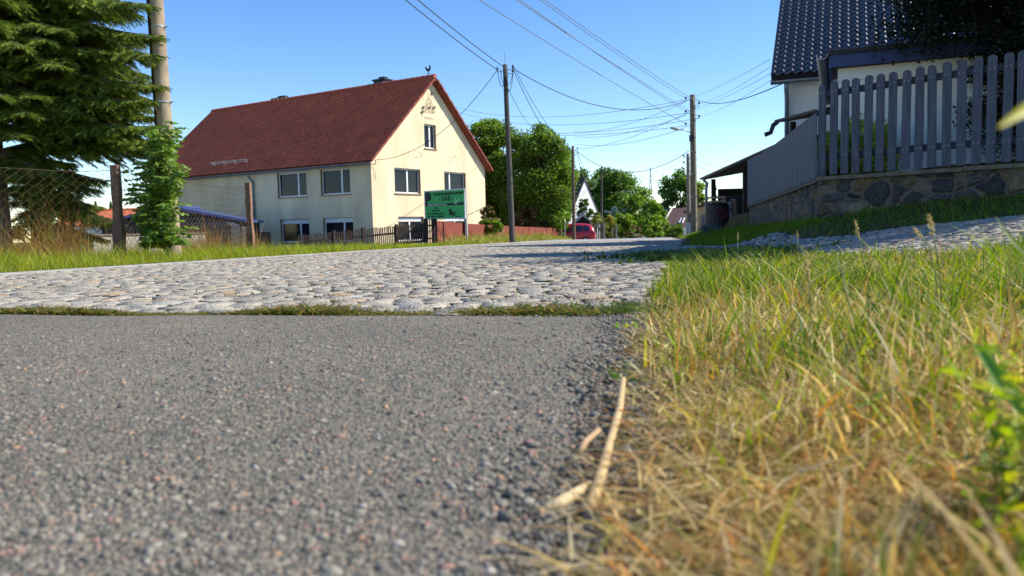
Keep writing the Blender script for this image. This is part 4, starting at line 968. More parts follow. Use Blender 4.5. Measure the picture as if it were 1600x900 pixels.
# projecting front wing with blue fascia
wc0 = P(1309, 110, 12.0); wc0.z = 0
wd_ = HBk * 5.2
wg = MB(); zw = CAM_Z + 2.28
wg.add([wc0 + UZ * .2, wc0 + HA * 3.6 + UZ * .2, wc0 + HA * 3.6 + UZ * zw, wc0 + UZ * zw, wc0 + wd_ + UZ * .2, wc0 + HA * 3.6 + wd_ + UZ * .2, wc0 + HA * 3.6 + wd_ + UZ * zw, wc0 + wd_ + UZ * zw], [(0, 1, 2, 3), (5, 4, 7, 6), (4, 0, 3, 7), (1, 5, 6, 2), (3, 2, 6, 7)])
wg.box(wc0 + HA * 1.8 + UZ * (zw - .18) + HN * .012, (3.6, .024, .03), (HA, HN, UZ))
wg.build('front_wing', M_plaster_white, h2)
M_fascia = mat('blue_fascia', (.035, .06, .17), .6, .15, 6)
fs = MB(); fs.box(wc0 + HA * 1.85 + HN * .13 + UZ * (zw + .12), (3.95, .04, .24), (HA, HN, UZ)); fs.box(wc0 - HA * .11 + HBk * 2.5 + UZ * (zw + .12), (.04, 5.2, .23), (HA, HN, UZ)); fs.build('fascia', M_fascia, h2)
rr = MB(); a = wc0 - HA * .16 + HN * .20 + UZ * (zw + .245); roof_slab(rr, a, a + HA * 4.1, a + HA * 4.1 + HBk * 5.3 + UZ * .5, a + HBk * 5.3 + UZ * .5, .06); rr.build('wing_roof', mat('bitumen', (.03, .03, .035), .7, .2), h2)
gg = MB(); gutter(gg, wc0 - HA * .22 + HN * .22 + UZ * (zw + .20), wc0 - HA * .22 + HBk * 4.5 + UZ * (zw + .16), .085); gg.build('wing_gutter', M_steel, h2)
# low dark lean-to roof between house and fence
lt_ = thing('lean_to_shed', tuple(P(1250, 330, 15.2)), 'small dark lean-to roof with drooping gutter end behind the board fence', 'shed')
c1, c2 = P(1222, 186, 15.5), P(1290, 168, 12.4); off = Vector((.95, .35, 0)) * 1.6 + UZ * .25
lm = MB(); roof_slab(lm, c1, c2, c2 + off, c1 + off, .06); lm.build('roof', M_brown_board, lt_)
lm = MB(); gutter(lm, c1 - Vector((.1, .02, .02)), c2 - Vector((.1, .02, .02)), .06); e = c1 - Vector((.1, .02, .06)); lm.tube([e, e - UZ * .06 - Vector((.08, 0, 0)), e - UZ * .2 - Vector((.13, 0, 0)), e - UZ * .24 - Vector((.24, 0, 0))], .045, 8); lm.build('gutter', mat('dark_fascia', (.03, .032, .04)), lt_)
for c in (c1, c2):
    q = c + Vector((.25, .1, -.05)); MB().box((q.x, q.y, (q.z + .6) / 2), (.09, .09, q.z - .6)).build('post', M_brown_board, lt_)
    q = c + off + Vector((-.2, -.1, -.1)); MB().box((q.x, q.y, (q.z + .6) / 2), (.09, .09, q.z - .6)).build('post', M_brown_board, lt_)

# ------------------------------------------------------------------ carport with bins
ca = P(1099, 277, 29.0); cb2 = P(1228, 216, 17.0); cb2.z = ca.z + .05
cg = Z(8.5, 25)
cgz = CAM_Z - .22
cp_ = thing('carport', (ca.x, ca.y, cgz), 'dark timber carport with mono-pitch roof at the end of the board fence', 'carport')
ad = (cb2 - ca); ad.z = 0; ad.normalize(); rt_ = Vector((-ad.y, ad.x, 0)); rt_ = rt_ if rt_.x > 0 else -rt_
LC = (cb2 - ca).length; rise = UZ * .75
rr = MB(); roof_slab(rr, ca, cb2, cb2 + rt_ * 4.8 + rise, ca + rt_ * 4.8 + rise, .10); rr.build('roof', mat('carport_felt', (.012, .011, .012), .9, .2), cp_)
rr = MB(); gutter(rr, ca - rt_ * .07 - UZ * .03, cb2 - rt_ * .07 - UZ * .03, .07); rr.build('gutter', mat('dark_fascia', (.03, .032, .04)), cp_)
posts = [ca + rt_ * .3 + ad * .4, ca + rt_ * .3 + ad * 6.2, ca + rt_ * 4.3 + ad * .4]
for q in posts: MB().box((q.x, q.y, (ca.z - .1 + cgz) / 2), (.14, .14, ca.z - .1 - cgz), (ad, rt_, UZ)).build('post', M_brown_board, cp_)
bb = MB(); zt = ca.z + .1
bb.box(ca + rt_ * 4.5 + ad * LC / 2 + UZ * ((cgz + zt) / 2 - ca.z + .15), (LC, .05, zt - cgz + .3), (ad, rt_, UZ))
bb.box(ca + rt_ * 2.5 + ad * .15 + UZ * ((cgz + zt - .55) / 2 - ca.z), (.05, 4.0, zt - .55 - cgz), (ad, rt_, UZ))
bb.build('boarding', M_brown_board, cp_)
q = ca + rt_ * .05 + ad * .35; d_ = MB(); d_.tube([ca + ad * .3 - UZ * .1 - rt_ * .05, ca + ad * .3 - UZ * .25 + rt_ * .1, Vector((q.x, q.y, ca.z - .45)), Vector((q.x, q.y, cgz))], .05, 8); d_.build('downpipe', M_zinc, cp_, True)
bz = MB(); 
q = ca + ad * .05 + rt_ * .42
for i in range(6): bz.box((q.x, q.y, cgz + .25 + i * .24), (.10, .03, .10), (rt_, ad, UZ))
bz.box((q.x, q.y + .02, cgz + .85), (.08, .02, 1.5), (rt_, ad, UZ)); bz.build('reflector_strip', mat('reflector_white', (.5, .5, .55), .5, .05), cp_)
pbx = P(1166.5, 307.5, 26.0); MB().box(pbx, (.20, .03, .15)).build('notice', mat('paper_white', (.55, .55, .6), .8, .05), cp_)
def bin_(px, d, wd, h, label, art, lid):
    c = G(px, d); c.z = cgz; b_ = thing('wheelie_bin', tuple(c), label, 'bin', 'bins under the carport'); mb = MB(); ws = [(wd * .82, 0), (wd, h * .9)]
    v = []
    for w_, z in ws:
        for a, b in ((-1, -1), (1, -1), (1, 1), (-1, 1)): v.append(c + Vector((a * w_ / 2, b * w_ / 2, z + .04)))
    mb.add(v, [(3, 2, 1, 0), (4, 5, 6, 7), (0, 1, 5, 4), (1, 2, 6, 5), (2, 3, 7, 6), (3, 0, 4, 7)]); mb.build('body', mat('bin_dark', (.018, .018, .022), .5, .1), b_, bevel=.02)
    l = MB(); l.box(c + UZ * (h * .9 + .06), (wd * 1.06, wd * 1.1, .07)); l.tube([c + UZ * (h * .9 + .06) + Vector((-wd / 2, wd * .6, 0)), c + UZ * (h * .9 + .06) + Vector((wd / 2, wd * .6, 0))], .02, 6); l.build('lid', lid, b_, bevel=.02)
    for s in (-1, 1): MB().tube([c + Vector((s * wd * .42, wd * .42, .10)), c + Vector((s * wd * .52, wd * .42, .10))], .10, 12).build('wheel', M_dark, b_)
    return b_, c
b1, c = bin_(1143.5, 26.5, .56, 1.12, 'tall bin with a pale picture panel and violet lid', None, mat('violet_lid', (.05, .035, .10), .5, .1))
pm = MB().box(c + Vector((0, -.30, .56)), (.46, .012, .72)); pm.build('picture_panel', mat('panel_pale', (.32, .36, .45), .6, .1), b1)
fm = MB(); 
for u, v, r in ((.02, .80, .09), (.0, .58, .10), (.06, .42, .08), (-.03, .30, .09), (-.1, .64, .05)):
    fm.prism([c + Vector((u + r * math.cos(a), -.309, v + r * .9 * math.sin(a))) for a in [k * .7 for k in range(9)]], Vector((0, -.004, 0)))
fm.build('picture_marks', mat('panel_marks', (.04, .05, .08), .6, .1), b1)
b2_, c = bin_(1160, 25.5, .60, .98, 'dark bin with a small round pale emblem beside the board fence', None, mat('bin_lid_dark', (.02, .02, .03), .5, .1))
cir = lambda c, r, n=20: [c + Vector((r * math.cos(a), 0, r * math.sin(a))) for a in [2 * math.pi * k / n for k in range(n)]]
rg = MB(); rg.tube(cir(c + Vector((0, -.31, .62)), .07) + [c + Vector((.07, -.31, .62))], .012, 5); rg.box(c + Vector((0, -.31, .62)), (.10, .01, .03)); rg.build('emblem', mat('emblem_grey', (.35, .36, .4), .6, .1), b2_)
tk = G(1122.5, 26.5); tk.z = cgz; tb = thing('round_container', tuple(tk), 'dark round container with a red ring emblem under the carport edge', 'container')
t_ = MB(); t_.tube([tk, tk + UZ * .1, tk + UZ * .8, tk + UZ * .86], [.40, .42, .42, .36], 20); t_.build('drum', mat('container_dark', (.025, .015, .018), .6, .1), tb)
rg = MB(); rg.tube(cir(tk + Vector((0, -.43, .48)), .17) + [tk + Vector((.17, -.43, .48))], .014, 5); rg.tube(cir(tk + Vector((0, -.43, .48)), .07) + [tk + Vector((.07, -.43, .48))], .016, 5); rg.build('ring_emblem', mat('emblem_red', (.22, .03, .04), .6, .1), tb)
pm = MB(); 
for z in (.93, 1.07): pm.box(tk + Vector((.02, 0, z)), (.62, .5, .06))
pm.build('stacked_boards', mat('pale_boards', (.45, .38, .25), .8, .2), tb)

# ------------------------------------------------------------------ poles
def pole(name, px, pyt, pyb, d, rt, rb, label, cat, material, pxt=None, lean_d=0, group=None, sides=12, base_drop=0.6):
    """tapered pole; pyt is where its top shows, its foot is in the ground at pixel column px"""
    top = P(pxt if pxt is not None else px, pyt, d + lean_d); bot = G(px, d); root = thing(name, tuple(bot), label, cat, group)
    mb = MB(); n = 10; mb.tube([lerp(bot - UZ * base_drop, top, i / n) for i in range(n + 1)], [rb + (rt - rb) * i / n for i in range(n + 1)], sides); mb.build('shaft', material, root, True)
    return root, top, bot
GP = 'overhead line poles beside the road'
# left concrete pole beside the elder
lp, lpt, lpb = pole('concrete_pole', 272, -230, 390, 13.6, .095, .142, 'thick round concrete pole wrapped by leafy shrub on left verge', 'pole', mat('round_concrete', (.34, .27, .18), .9, .25, 4, bump=.4, bscale=50), pxt=229, sides=24, group=GP)
for py, in ((30,), (145,), (188,)):
    t = (390 - py) / 620; c = lerp(lpb, lpt, t); ring = MB(); r = .142 + (.095 - .142) * t + .006; ring.tube([c - UZ * .012, c + UZ * .012], r, 24); ring.tube([c + Vector((r, -.02, 0)), c + Vector((r + .05, -.02, 0))], .012, 6); ring.build('clamp', M_steel, lp)
cw = MB(); cw.tube([lerp(lpb, lpt, i / 10) + Vector((-.16, .05, 0)) for i in range(11)], .035, 6); cw.build('cable_duct', M_wood_dark, lp)
M_ins = mat('insulator', (.03, .02, .018), .3, .2)
def insulator(mb, p, side=1, r=.05):
    p = Vector(p); mb.tube([p, p + Vector((side * .22, 0, 0)), p + Vector((side * .24, 0, .10))], .014, 5); q = p + Vector((side * .24, 0, .08)); mb.tube([q, q + UZ * .05, q + UZ * .06, q + UZ * .13], [r, r, r * .6, r * .5], 8)
# wooden pole by the red fence
wp_, wpt, wpb = pole('wooden_pole', 801, 101, 377, 35, .10, .14, 'tall dark wooden pole with looped cables in front of the red fence', 'pole', M_wood_pole, pxt=789, group=GP)
mb = MB(); tp = wpt
for dx, dz in ((-.10, -.30), (.10, -.22), (.10, -.40)): insulator(mb, tp + Vector((dx, 0, dz)), 1 if dx > 0 else -1, .055)
mb.build('insulator', M_ins, wp_)
mb = MB(); mb.box(tp + Vector((0, -.14, -.75)), (.16, .1, .35)); mb.build('junction_box', M_metal_dark, wp_)
mb = MB(); 
def loop(a, b, sag, n=8): return [lerp(a, b, i / n) - UZ * (sag * 4 * (i / n) * (1 - i / n)) for i in range(n + 1)]
mb.tube(loop(tp + Vector((-.34, 0, -.25)), tp + Vector((-.08, -.1, -.85)), .35), .014, 5); mb.tube(loop(tp + Vector((-.2, 0, -.2)), tp + Vector((-.06, -.1, -.7)), .3), .014, 5)
mb.tube(loop(tp + Vector((.36, 0, -.2)), tp + Vector((.08, -.1, -.8)), .3), .014, 5); mb.tube(loop(tp + Vector((.36, 0, -.3)), tp + Vector((.08, -.1, -1.0)), .45), .014, 5); mb.tube([tp, tp + UZ * .55], .008, 4)
mb.build('cable_loops', M_cable, wp_)
p2, p2t, _ = pole('wooden_pole', 897, 228, 370, 55, .085, .13, 'slim brown wooden pole standing right in front of the red car', 'pole', mat('pole_brown', (.12, .085, .06), .9, .3, 8), pxt=895, group=GP)
mb = MB(); insulator(mb, p2t + Vector((-.08, 0, -.3)), -1); insulator(mb, p2t + Vector((.08, 0, -.3)), 1); insulator(mb, p2t + Vector((.08, 0, -.6)), 1); mb.build('insulator', M_ins, p2)
p3, p3t, _ = pole('wooden_pole', 940, 260, 340, 90, .10, .15, 'bare grey pole in front of the round tree', 'pole', M_wood_pole, pxt=940, group=GP, base_drop=.2)
mb = MB(); insulator(mb, p3t + Vector((.08, 0, -.3)), 1, .09); insulator(mb, p3t + Vector((.08, 0, -.7)), 1, .09); mb.build('insulator', M_ins, p3)
p4, p4t, _ = pole('wooden_pole', 984, 290, 330, 115, .09, .14, 'short distant pole among the garden trees at the road end', 'pole', M_wood_pole, group=GP, base_drop=.2)
# concrete lamp pole on the right
cpole, cpt, cpb = pole('concrete_lamp_pole', 1085, 148, 362, 45, .15, .21, 'square ribbed concrete pole carrying the street lamp and line insulators', 'street lamp', M_concrete_old, pxt=1082, sides=4, group=GP)
for t in (.12, .28, .44, .60, .70, .80): c = lerp(cpb, cpt, t); MB().box(c, (.32 - .08 * t, .32 - .08 * t, .05)).build('band', M_steel, cpole)
mb = MB()
for dz, sd in ((-.3, -1), (-1.05, -1), (-1.75, -1), (-.6, 1), (-1.35, 1)): insulator(mb, cpt + Vector((sd * .14, 0, dz)), sd, .07)
mb.build('insulator', M_ins, cpole)
arm = P(1080, 208, 45); hd = P(1050, 200, 44.4)
MB().tube([P(1080, 222, 45), arm, P(1072, 204, 44.8), P(1060, 202, 44.6)], .03, 6).build('lamp_arm', M_steel, cpole, True)
MB().tube([P(1062, 203, 44.6), P(1056, 201, 44.5), P(1048.5, 200, 44.3)], [.04, .10, .06], 8).build('lamp_head', mat('lamp_grey', (.30, .34, .34), .4, .1), cpole, True)
MB().box(P(1080, 216, 44.8), (.18, .25, .35)).build('bracket', M_metal_dark, cpole)
p5, p5t, _ = pole('concrete_pole', 1076.5, 240, 362, 62, .13, .19, 'reddish grey pole just left of and behind the lamp pole', 'pole', mat('pole_reddish', (.26, .20, .17), .9, .2, 5), pxt=1075, sides=6, group=GP)
mb = MB()
for dz in (-.3, -.8, -1.3, -1.8): insulator(mb, p5t + Vector((-.1, 0, dz)), -1, .09); insulator(mb, p5t + Vector((.1, 0, dz)), 1, .09)
mb.build('insulator', M_ins, p5)
sp, spt, spb = pole('sign_post', 882.5, 343, 372, 57, .035, .035, 'thin grey steel post at the right end of the red fence', 'post', M_steel, sides=8)
MB().box(spt + Vector((0, 0, -.25)), (.05, .04, .5)).build('sign_edge', M_steel, sp)

# ------------------------------------------------------------------ overhead cables (each cable a thing)
def cable(a, b, sag, rad, label, material=M_cable_light, n=28, group='overhead cables'):
    a, b = Vector(a), Vector(b); o = MB().tube([lerp(a, b, i / n) - UZ * (4 * sag * (i / n) * (1 - i / n)) for i in range(n + 1)], rad, 5, cap=False).build('overhead_cable', material, None, True, origin=tuple(a))
    return tag(o, label, 'cable', group)
def cable_thru(A_, Q, sag, rad, label, material=M_cable_light):
    A_, Q = Vector(A_), Vector(Q); return cable(A_, A_ + (Q + UZ * (sag * 8 / 9) - A_) * 3, sag, rad, label, material, n=60)
Lf = tp + Vector((-.34, 0, -.22)); Rf = tp + Vector((.34, 0, -.16))
cable_thru(Lf, P(560, -62, 22.5), .9, .018, 'left of the two dark cables rising from the wooden pole out of the picture', M_cable)
cable_thru(tp + Vector((-.05, 0, -.1)), P(586, -58, 22.5), .9, .018, 'right of the two dark cables rising from the wooden pole to the top edge', M_cable)
cable(Lf, bk + NG * .25 + UZ * .2, .95, .014, 'sagging dark cable from the wooden pole to the farmhouse corner', M_cable)
houseb = hc + UZ * (CAM_Z + 3.05) + HN * .05
cable(Rf, cpt + Vector((-.1, -.2, -.25)), 1.15, .020, 'dark green cable slung from the wooden pole to the lamp pole', M_cable)
cable(cpt + Vector((.1, -.2, -.25)), P(1222, 131, 18.0), .35, .014, 'dark green cable from the lamp pole to the white house corner', M_cable)
tr1 = P(845, 196, 58)
cable(tp + Vector((.1, 0, -1.0)), P(836, 202, 55), .3, .013, 'leftmost of three cables running from the wooden pole into the ash crowns', M_cable)
cable(Rf, p2t + Vector((-.2, 0, -.35)), .9, .016, 'middle of three cables from the wooden pole towards the brown pole', M_cable)
cable(Rf + Vector((.05, 0, .05)), p2t + Vector((.2, 0, -.35)), .7, .013, 'rightmost of three cables from the wooden pole towards the brown pole', M_cable)
ends = [(-.3, -1), (-1.05, -1), (-1.75, -1), (-.6, 1), (-1.35, 1)]
def ci(k): dz, sd = ends[k]; return cpt + Vector((sd * .38, 0, dz + .12))
for k, (px, py, d_) in enumerate([(702, -30, 24), (745, -42, 24), (757, -40, 24.2), (795, -36, 24.5), (804, -34, 24.6)]):
    tgt = [ci(2), ci(4), ci(1), ci(0), ci(3)][k]
    cable_thru(tgt, P(px, py, d_), 1.0, .014, 'pale line from top edge to lamp pole, %s' % ['first from the left of five', 'second from the left', 'middle one of five', 'fourth from the left', 'rightmost of the five'][k])
for k, (px, py) in enumerate([(690, 160), (690, 166), (690, 179), (690, 184)]):
    cable(P(px, py, 92), [ci(0), ci(1), ci(2), ci(4)][k] + Vector((0, 0, -.1)), 1.3, .014, '%s of four near level pale lines between the farmhouse and lamp pole' % ['topmost', 'second', 'third', 'lowest'][k])
for k, (px, py) in enumerate([(896, 206), (898, 213), (899, 225), (902, 233)]):
    cable(P(px, py, 75), [ci(0), ci(1), ci(2), ci(3)][k] + Vector((0, 0, -.2)), .5, .013, '%s of four pale lines fanning from the ash tops up to the lamp pole' % ['topmost', 'second', 'third', 'lowest'][k])
cable(p2t + Vector((.2, 0, -.3)), P(1076, 236, 45), 1.35, .018, 'single sagging line from the brown pole to the lamp pole', M_cable_light)
cable(p2t + Vector((.3, 0, -.35)), P(936, 276, 88), 1.2, .016, 'upper of two lines from the brown pole down to the bare pole', M_cable_light)
cable(p2t + Vector((.3, 0, -.65)), P(934, 280, 88), 1.6, .016, 'lower of two lines from the brown pole down to the bare pole', M_cable_light)
for k, (px, py) in enumerate([(1203, 93), (1204, 104), (1206, 114), (1213, 120)]):
    cable([ci(0), ci(3), ci(1), ci(4)][k] + Vector((.1, 0, 0)), P(px, py, 19.5), .12, .006, '%s of four thin lines from the lamp pole up to the glazed roof edge' % ['topmost', 'second', 'third', 'lowest'][k])
for k, py in enumerate([245, 253, 260]):
    cable(p5t + Vector((.2, 0, -.2 - .5 * k)), P(1185, py + 6, 75), .8, .014, '%s of three faint lines right of the reddish pole' % ['upper', 'middle', 'lower'][k])
cable(P(994, 272, 92), p5t + Vector((-.2, 0, -1.6)), .6, .014, 'faint far line between the round tree and the reddish pole')

# ------------------------------------------------------------------ foliage
def cards(c, size, col, flat=.35, asp=.55):
    """pointed leaves: one rhombus each, random directions"""
    n = len(c); ax = rng.normal(0, 1, (n, 3)); ax[:, 2] = ax[:, 2] * .6 - .15; ax /= np.linalg.norm(ax, axis=1)[:, None]
    nr = rng.normal(0, 1, (n, 3)); nr[:, 2] = np.abs(nr[:, 2]) + flat; sd = np.cross(ax, nr); sd /= np.linalg.norm(sd, axis=1)[:, None] + 1e-9
    s = size if np.ndim(size) else np.full(n, size); s = s[:, None] * rng.uniform(.7, 1.25, (n, 1))
    up = np.cross(sd, ax)
    V = np.stack([c - ax * s * .5, c + sd * s * asp * .5 + up * s * .06, c + ax * s * .5, c - sd * s * asp * .5 + up * s * .06], 1).reshape(-1, 3)
    Fq = np.arange(n * 4).reshape(-1, 4); return V, Fq, np.repeat(col, 4, 0)
LEAFS = {'ash': np.array([[.13, .24, .03], [.18, .30, .035], [.09, .18, .025], [.24, .32, .05]]),
         'bright': np.array([[.17, .30, .03], [.24, .36, .035], [.12, .22, .025], [.30, .38, .06]]),
         'round': np.array([[.12, .22, .035], [.17, .28, .04], [.09, .17, .03]]),
         'brown': np.array([[.22, .15, .05], [.15, .13, .04], [.28, .19, .07], [.11, .12, .035], [.18, .10, .05]]),
         'yellow': np.array([[.30, .30, .05], [.22, .26, .04], [.38, .32, .08]]),
         'blue': np.array([[.12, .18, .17], [.16, .22, .22], [.08, .13, .12]]),
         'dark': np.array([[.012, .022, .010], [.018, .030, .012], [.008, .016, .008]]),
         'spruce': np.array([[.12, .19, .02], [.18, .26, .025], [.07, .13, .02], [.26, .31, .035]])}
def crown_points(c, r, nclump, per, spread=.30, inner=.35, seed=0, flatb=.6):
    g_ = np.random.default_rng(seed); u = g_.normal(0, 1, (nclump, 3)); u /= np.linalg.norm(u, axis=1)[:, None]
    u[:, 2] = np.where(u[:, 2] < 0, u[:, 2] * flatb, u[:, 2])
    rad = inner + (1 - inner) * g_.random(nclump) ** .45; rad *= g_.uniform(.82, 1.10, nclump)
    cc = np.array(c)[None] + u * rad[:, None] * np.array(r)[None]
    rc = spread * np.mean(r) * g_.uniform(.55, 1.25, nclump)
    cnt = np.maximum(8, (per * (rc / rc.mean()) ** 2).astype(int)); ii = np.repeat(np.arange(nclump), cnt)
    v = g_.normal(0, 1, (len(ii), 3)); v /= np.linalg.norm(v, axis=1)[:, None]; q = g_.random(len(ii)) ** .55 * g_.choice([1, 1, 1.35], len(ii))
    pts = cc[ii] + v * (q * rc[ii])[:, None] * np.array([1, 1, .72]); tone = g_.uniform(.72, 1.25, nclump)[ii]
    return pts, tone, cc
def tree(name, base, c, r, nclump, per, leaf, pal, label, cat='tree', trunk=.2, seed=1, group=None, spread=.30, bark=None, limbs=12, mt=None, parts_=('crown', 'trunk'), inner=.35, flatb=1.0):
    root = thing(name, tuple(base), label, cat, group)
    pts, tone, cc = crown_points(c, r, nclump, per, spread, inner, seed, flatb); pal_ = LEAFS[pal]
    col = pal_[rng.integers(0, len(pal_), len(pts))] * tone[:, None] * rng.uniform(.8, 1.2, (len(pts), 1))
    V, F_, C = cards(pts, leaf, col); link(parts_[0], np_mesh(parts_[0], V, F_, C), root, mt or M_leaf)
    tb = MB(); b = Vector(base) - UZ * .3; cv = Vector(c); mid = Vector((b.x * .4 + cv.x * .6, b.y * .4 + cv.y * .6, max(b.z + .3, cv.z - r[2] * .35)))
    tb.tube([b, lerp(b, mid, .3) + Vector((.03, 0, 0)), lerp(b, mid, .7) - Vector((.04, 0, 0)), mid, lerp(mid, cv, .8) + UZ * r[2] * .3], [trunk * 1.25, trunk, trunk * .8, trunk * .6, trunk * .15], 9)
    for k in range(min(limbs, nclump)):
        e = Vector(cc[k]); s = lerp(b, mid, .55 + .45 * ((k * 7) % 10) / 10); tb.tube([s, lerp(s, e, .5) + UZ * (.08 * r[2]), e], [trunk * .42, trunk * .25, trunk * .07], 5)
    tb.build(parts_[1], bark or M_bark, root, True); return root

def at(px, py, d): return P(px, py, d)
def crown_tree(name, pxc, pyt, pyb, hw_px, d, **k):
    """crown that shows between pyt and pyb, half width hw_px, at distance d; real round crown"""
    t, b = P(pxc, pyt, d), P(pxc, pyb, d); rx = hw_px / FPX * d; rz = (t.z - b.z) / 2; c = (t.x * .5 + b.x * .5, d, (t.z + b.z) / 2)
    bp_ = k.pop('base', None) or (c[0], d, Z(c[0], d)); return tree(name, bp_, c, (rx, rx * k.pop('deep', .9), rz), **k)
TG = 'tall trees behind the farmhouse'
crown_tree('ash_tree', 768, 188, 376, 38, 62, nclump=75, per=520, leaf=.23, pal='ash', label='ash tree crowding the right gable edge of the farmhouse', trunk=.28, seed=3, group=TG, spread=.30)
crown_tree('ash_tree', 763, 181, 250, 20, 63, nclump=26, per=380, leaf=.22, pal='ash', label='narrow ash top rising just left of the wooden pole', trunk=.2, seed=14, group=TG, spread=.40)
crown_tree('ash_tree', 818, 206, 378, 40, 60, nclump=75, per=520, leaf=.23, pal='ash', label='dense ash tree directly right of the wooden pole', trunk=.28, seed=4, group=TG, spread=.30)
crown_tree('ash_tree', 851, 184, 372, 38, 58, nclump=75, per=520, leaf=.23, pal='ash', label='tallest ash tree where the three cables end', trunk=.3, seed=5, group=TG, spread=.30)
crown_tree('ash_tree', 872, 214, 376, 24, 59, nclump=56, per=420, leaf=.23, pal='ash', label='ash tree leaning out behind the slim brown pole', trunk=.25, seed=6, group=TG, spread=.32)
crown_tree('round_tree', 957, 264, 374, 48, 112, nclump=120, per=330, leaf=.36, pal='round', label='large round dense tree behind the white gable house', trunk=.5, seed=8, spread=.24)
crown_tree('garden_tree', 908, 262, 372, 22, 105, nclump=30, per=150, leaf=.45, pal='round', label='dark tree top between the brown pole and the white gable', trunk=.3, seed=9)
crown_tree('garden_tree', 1000, 298, 378, 34, 92, nclump=60, per=170, leaf=.36, pal='ash', label='wide garden tree at the far end of the road', trunk=.25, seed=10)
crown_tree('garden_tree', 1022, 318, 366, 20, 84, nclump=36, per=140, leaf=.32, pal='bright', label='lighter fruit tree leaning over the road end', trunk=.2, seed=12)
crown_tree('garden_tree', 970, 332, 372, 22, 76, nclump=40, per=150, leaf=.28, pal='bright', label='bright green bush like tree right of the yellow hedge', trunk=.15, seed=13)
crown_tree('poplar', 1063, 262, 372, 28, 125, nclump=56, per=150, leaf=.5, pal='round', label='bluish green broad tree left of the lamp pole', trunk=.4, seed=15)
crown_tree('poplar', 1088, 282, 372, 20, 120, nclump=40, per=150, leaf=.45, pal='bright', label='lighter tree seen right behind the lamp pole', trunk=.4, seed=16)
crown_tree('far_conifer', 1043, 300, 345, 13, 128, nclump=24, per=140, leaf=.45, pal='blue', label='bluish conifer in front of the far broad tree', trunk=.3, seed=17)
# shrubs
SG = 'garden shrubs behind the red fence'
def shrub(name, px, pyt, pyb, hw, d, pal, label, ncl=26, per=110, leaf=.12, group=None, seed=1, cat='shrub', **k):
    return crown_tree(name, px, pyt, pyb, hw, d, nclump=ncl, per=per, leaf=leaf, pal=pal, label=label, trunk=.05, seed=seed, group=group, cat=cat, parts_=('foliage', 'stems'), limbs=10, **k)
shrub('brown_shrub', 822, 318, 372, 24, 57, 'brown', 'large brown tinged shrub behind the red fence right of the wooden pole', 40, 130, .17, SG, 21)
shrub('brown_shrub', 858, 316, 372, 23, 62.5, 'brown', 'brown leaved shrub beside the slim steel post', 40, 130, .17, SG, 22)
shrub('brown_shrub', 762, 322, 362, 13, 43, 'brown', 'small bronze shrub at the right foot of the farmhouse gable', 22, 90, .14, SG, 23)
shrub('green_shrub', 770, 340, 366, 17, 41.5, 'bright', 'low clipped green shrub between farmhouse gable and wooden pole', 26, 110, .12, SG, 24)
shrub('yellow_hedge', 950, 336, 374, 13, 66, 'yellow', 'yellow green leafy bush grown over the grey garden fence', 26, 120, .16, None, 25)
shrub('yellow_hedge', 932, 336, 352, 10, 67, 'yellow', 'yellowish twigs arching above the red car', 16, 90, .14, None, 26)
shrub('silver_bush', 968, 322, 345, 20, 96, 'blue', 'silver blue bush beneath the round tree', 26, 90, .26, None, 27)
shrub('garden_bush', 1052, 350, 374, 20, 78, 'ash', 'round hedge bushes below the brown tiled roof', 26, 120, .2, None, 28)
shrub('garden_bush', 1022, 346, 374, 18, 74, 'bright', 'mid green bush beside the road end', 26, 120, .2, None, 29)
shrub('garden_bush', 990, 352, 374, 14, 72, 'brown', 'small brownish bush standing at the pale low wall', 16, 90, .15, None, 30)
shrub('small_fir', 912, 304, 350, 9, 72, 'round', 'young dark fir in front of the white gable', 22, 90, .2, None, 31, cat='tree')
shrub('small_fir', 927, 322, 356, 9, 72, 'round', 'second dark garden fir at the lower right of the white gable', 18, 90, .2, None, 32, cat='tree')
LEAFS['lime'] = np.array([[.46, .50, .07], [.36, .46, .05], [.55, .52, .10]])  # leaf colour lightened to stand in for the sun the yew blocks
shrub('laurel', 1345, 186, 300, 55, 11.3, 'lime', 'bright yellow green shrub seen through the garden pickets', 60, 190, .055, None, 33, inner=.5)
shrub('laurel', 1300, 196, 285, 18, 12.2, 'bright', 'smaller green shrub behind the leftmost pickets', 26, 150, .05, None, 34)
shrub('wild_shrub', 1112, 352, 372, 22, 24.5, 'blue', 'low grey green weeds in front of the carport post', 18, 60, .05, None, 35, cat='weeds')
# dark yew on the right
yc = P(1540, 60, 10.6)
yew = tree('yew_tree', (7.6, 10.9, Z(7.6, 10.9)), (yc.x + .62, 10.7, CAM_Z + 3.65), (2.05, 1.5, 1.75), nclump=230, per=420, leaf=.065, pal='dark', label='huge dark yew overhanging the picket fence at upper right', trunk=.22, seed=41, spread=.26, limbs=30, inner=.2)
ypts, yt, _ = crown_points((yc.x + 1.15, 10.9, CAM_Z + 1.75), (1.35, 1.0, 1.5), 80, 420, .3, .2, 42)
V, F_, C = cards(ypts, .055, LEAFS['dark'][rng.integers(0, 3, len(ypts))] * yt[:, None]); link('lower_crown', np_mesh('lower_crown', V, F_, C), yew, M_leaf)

yew2 = tree('yew_tree', (10.6, 8.6, Z(10.6, 8.6)), (10.6, 8.7, 4.6), (2.6, 3.0, 3.1), nclump=150, per=260, leaf=.12, pal='dark', label='second tall yew outside the right edge shading the side lane', trunk=.3, seed=45, spread=.3, limbs=20, inner=.2)
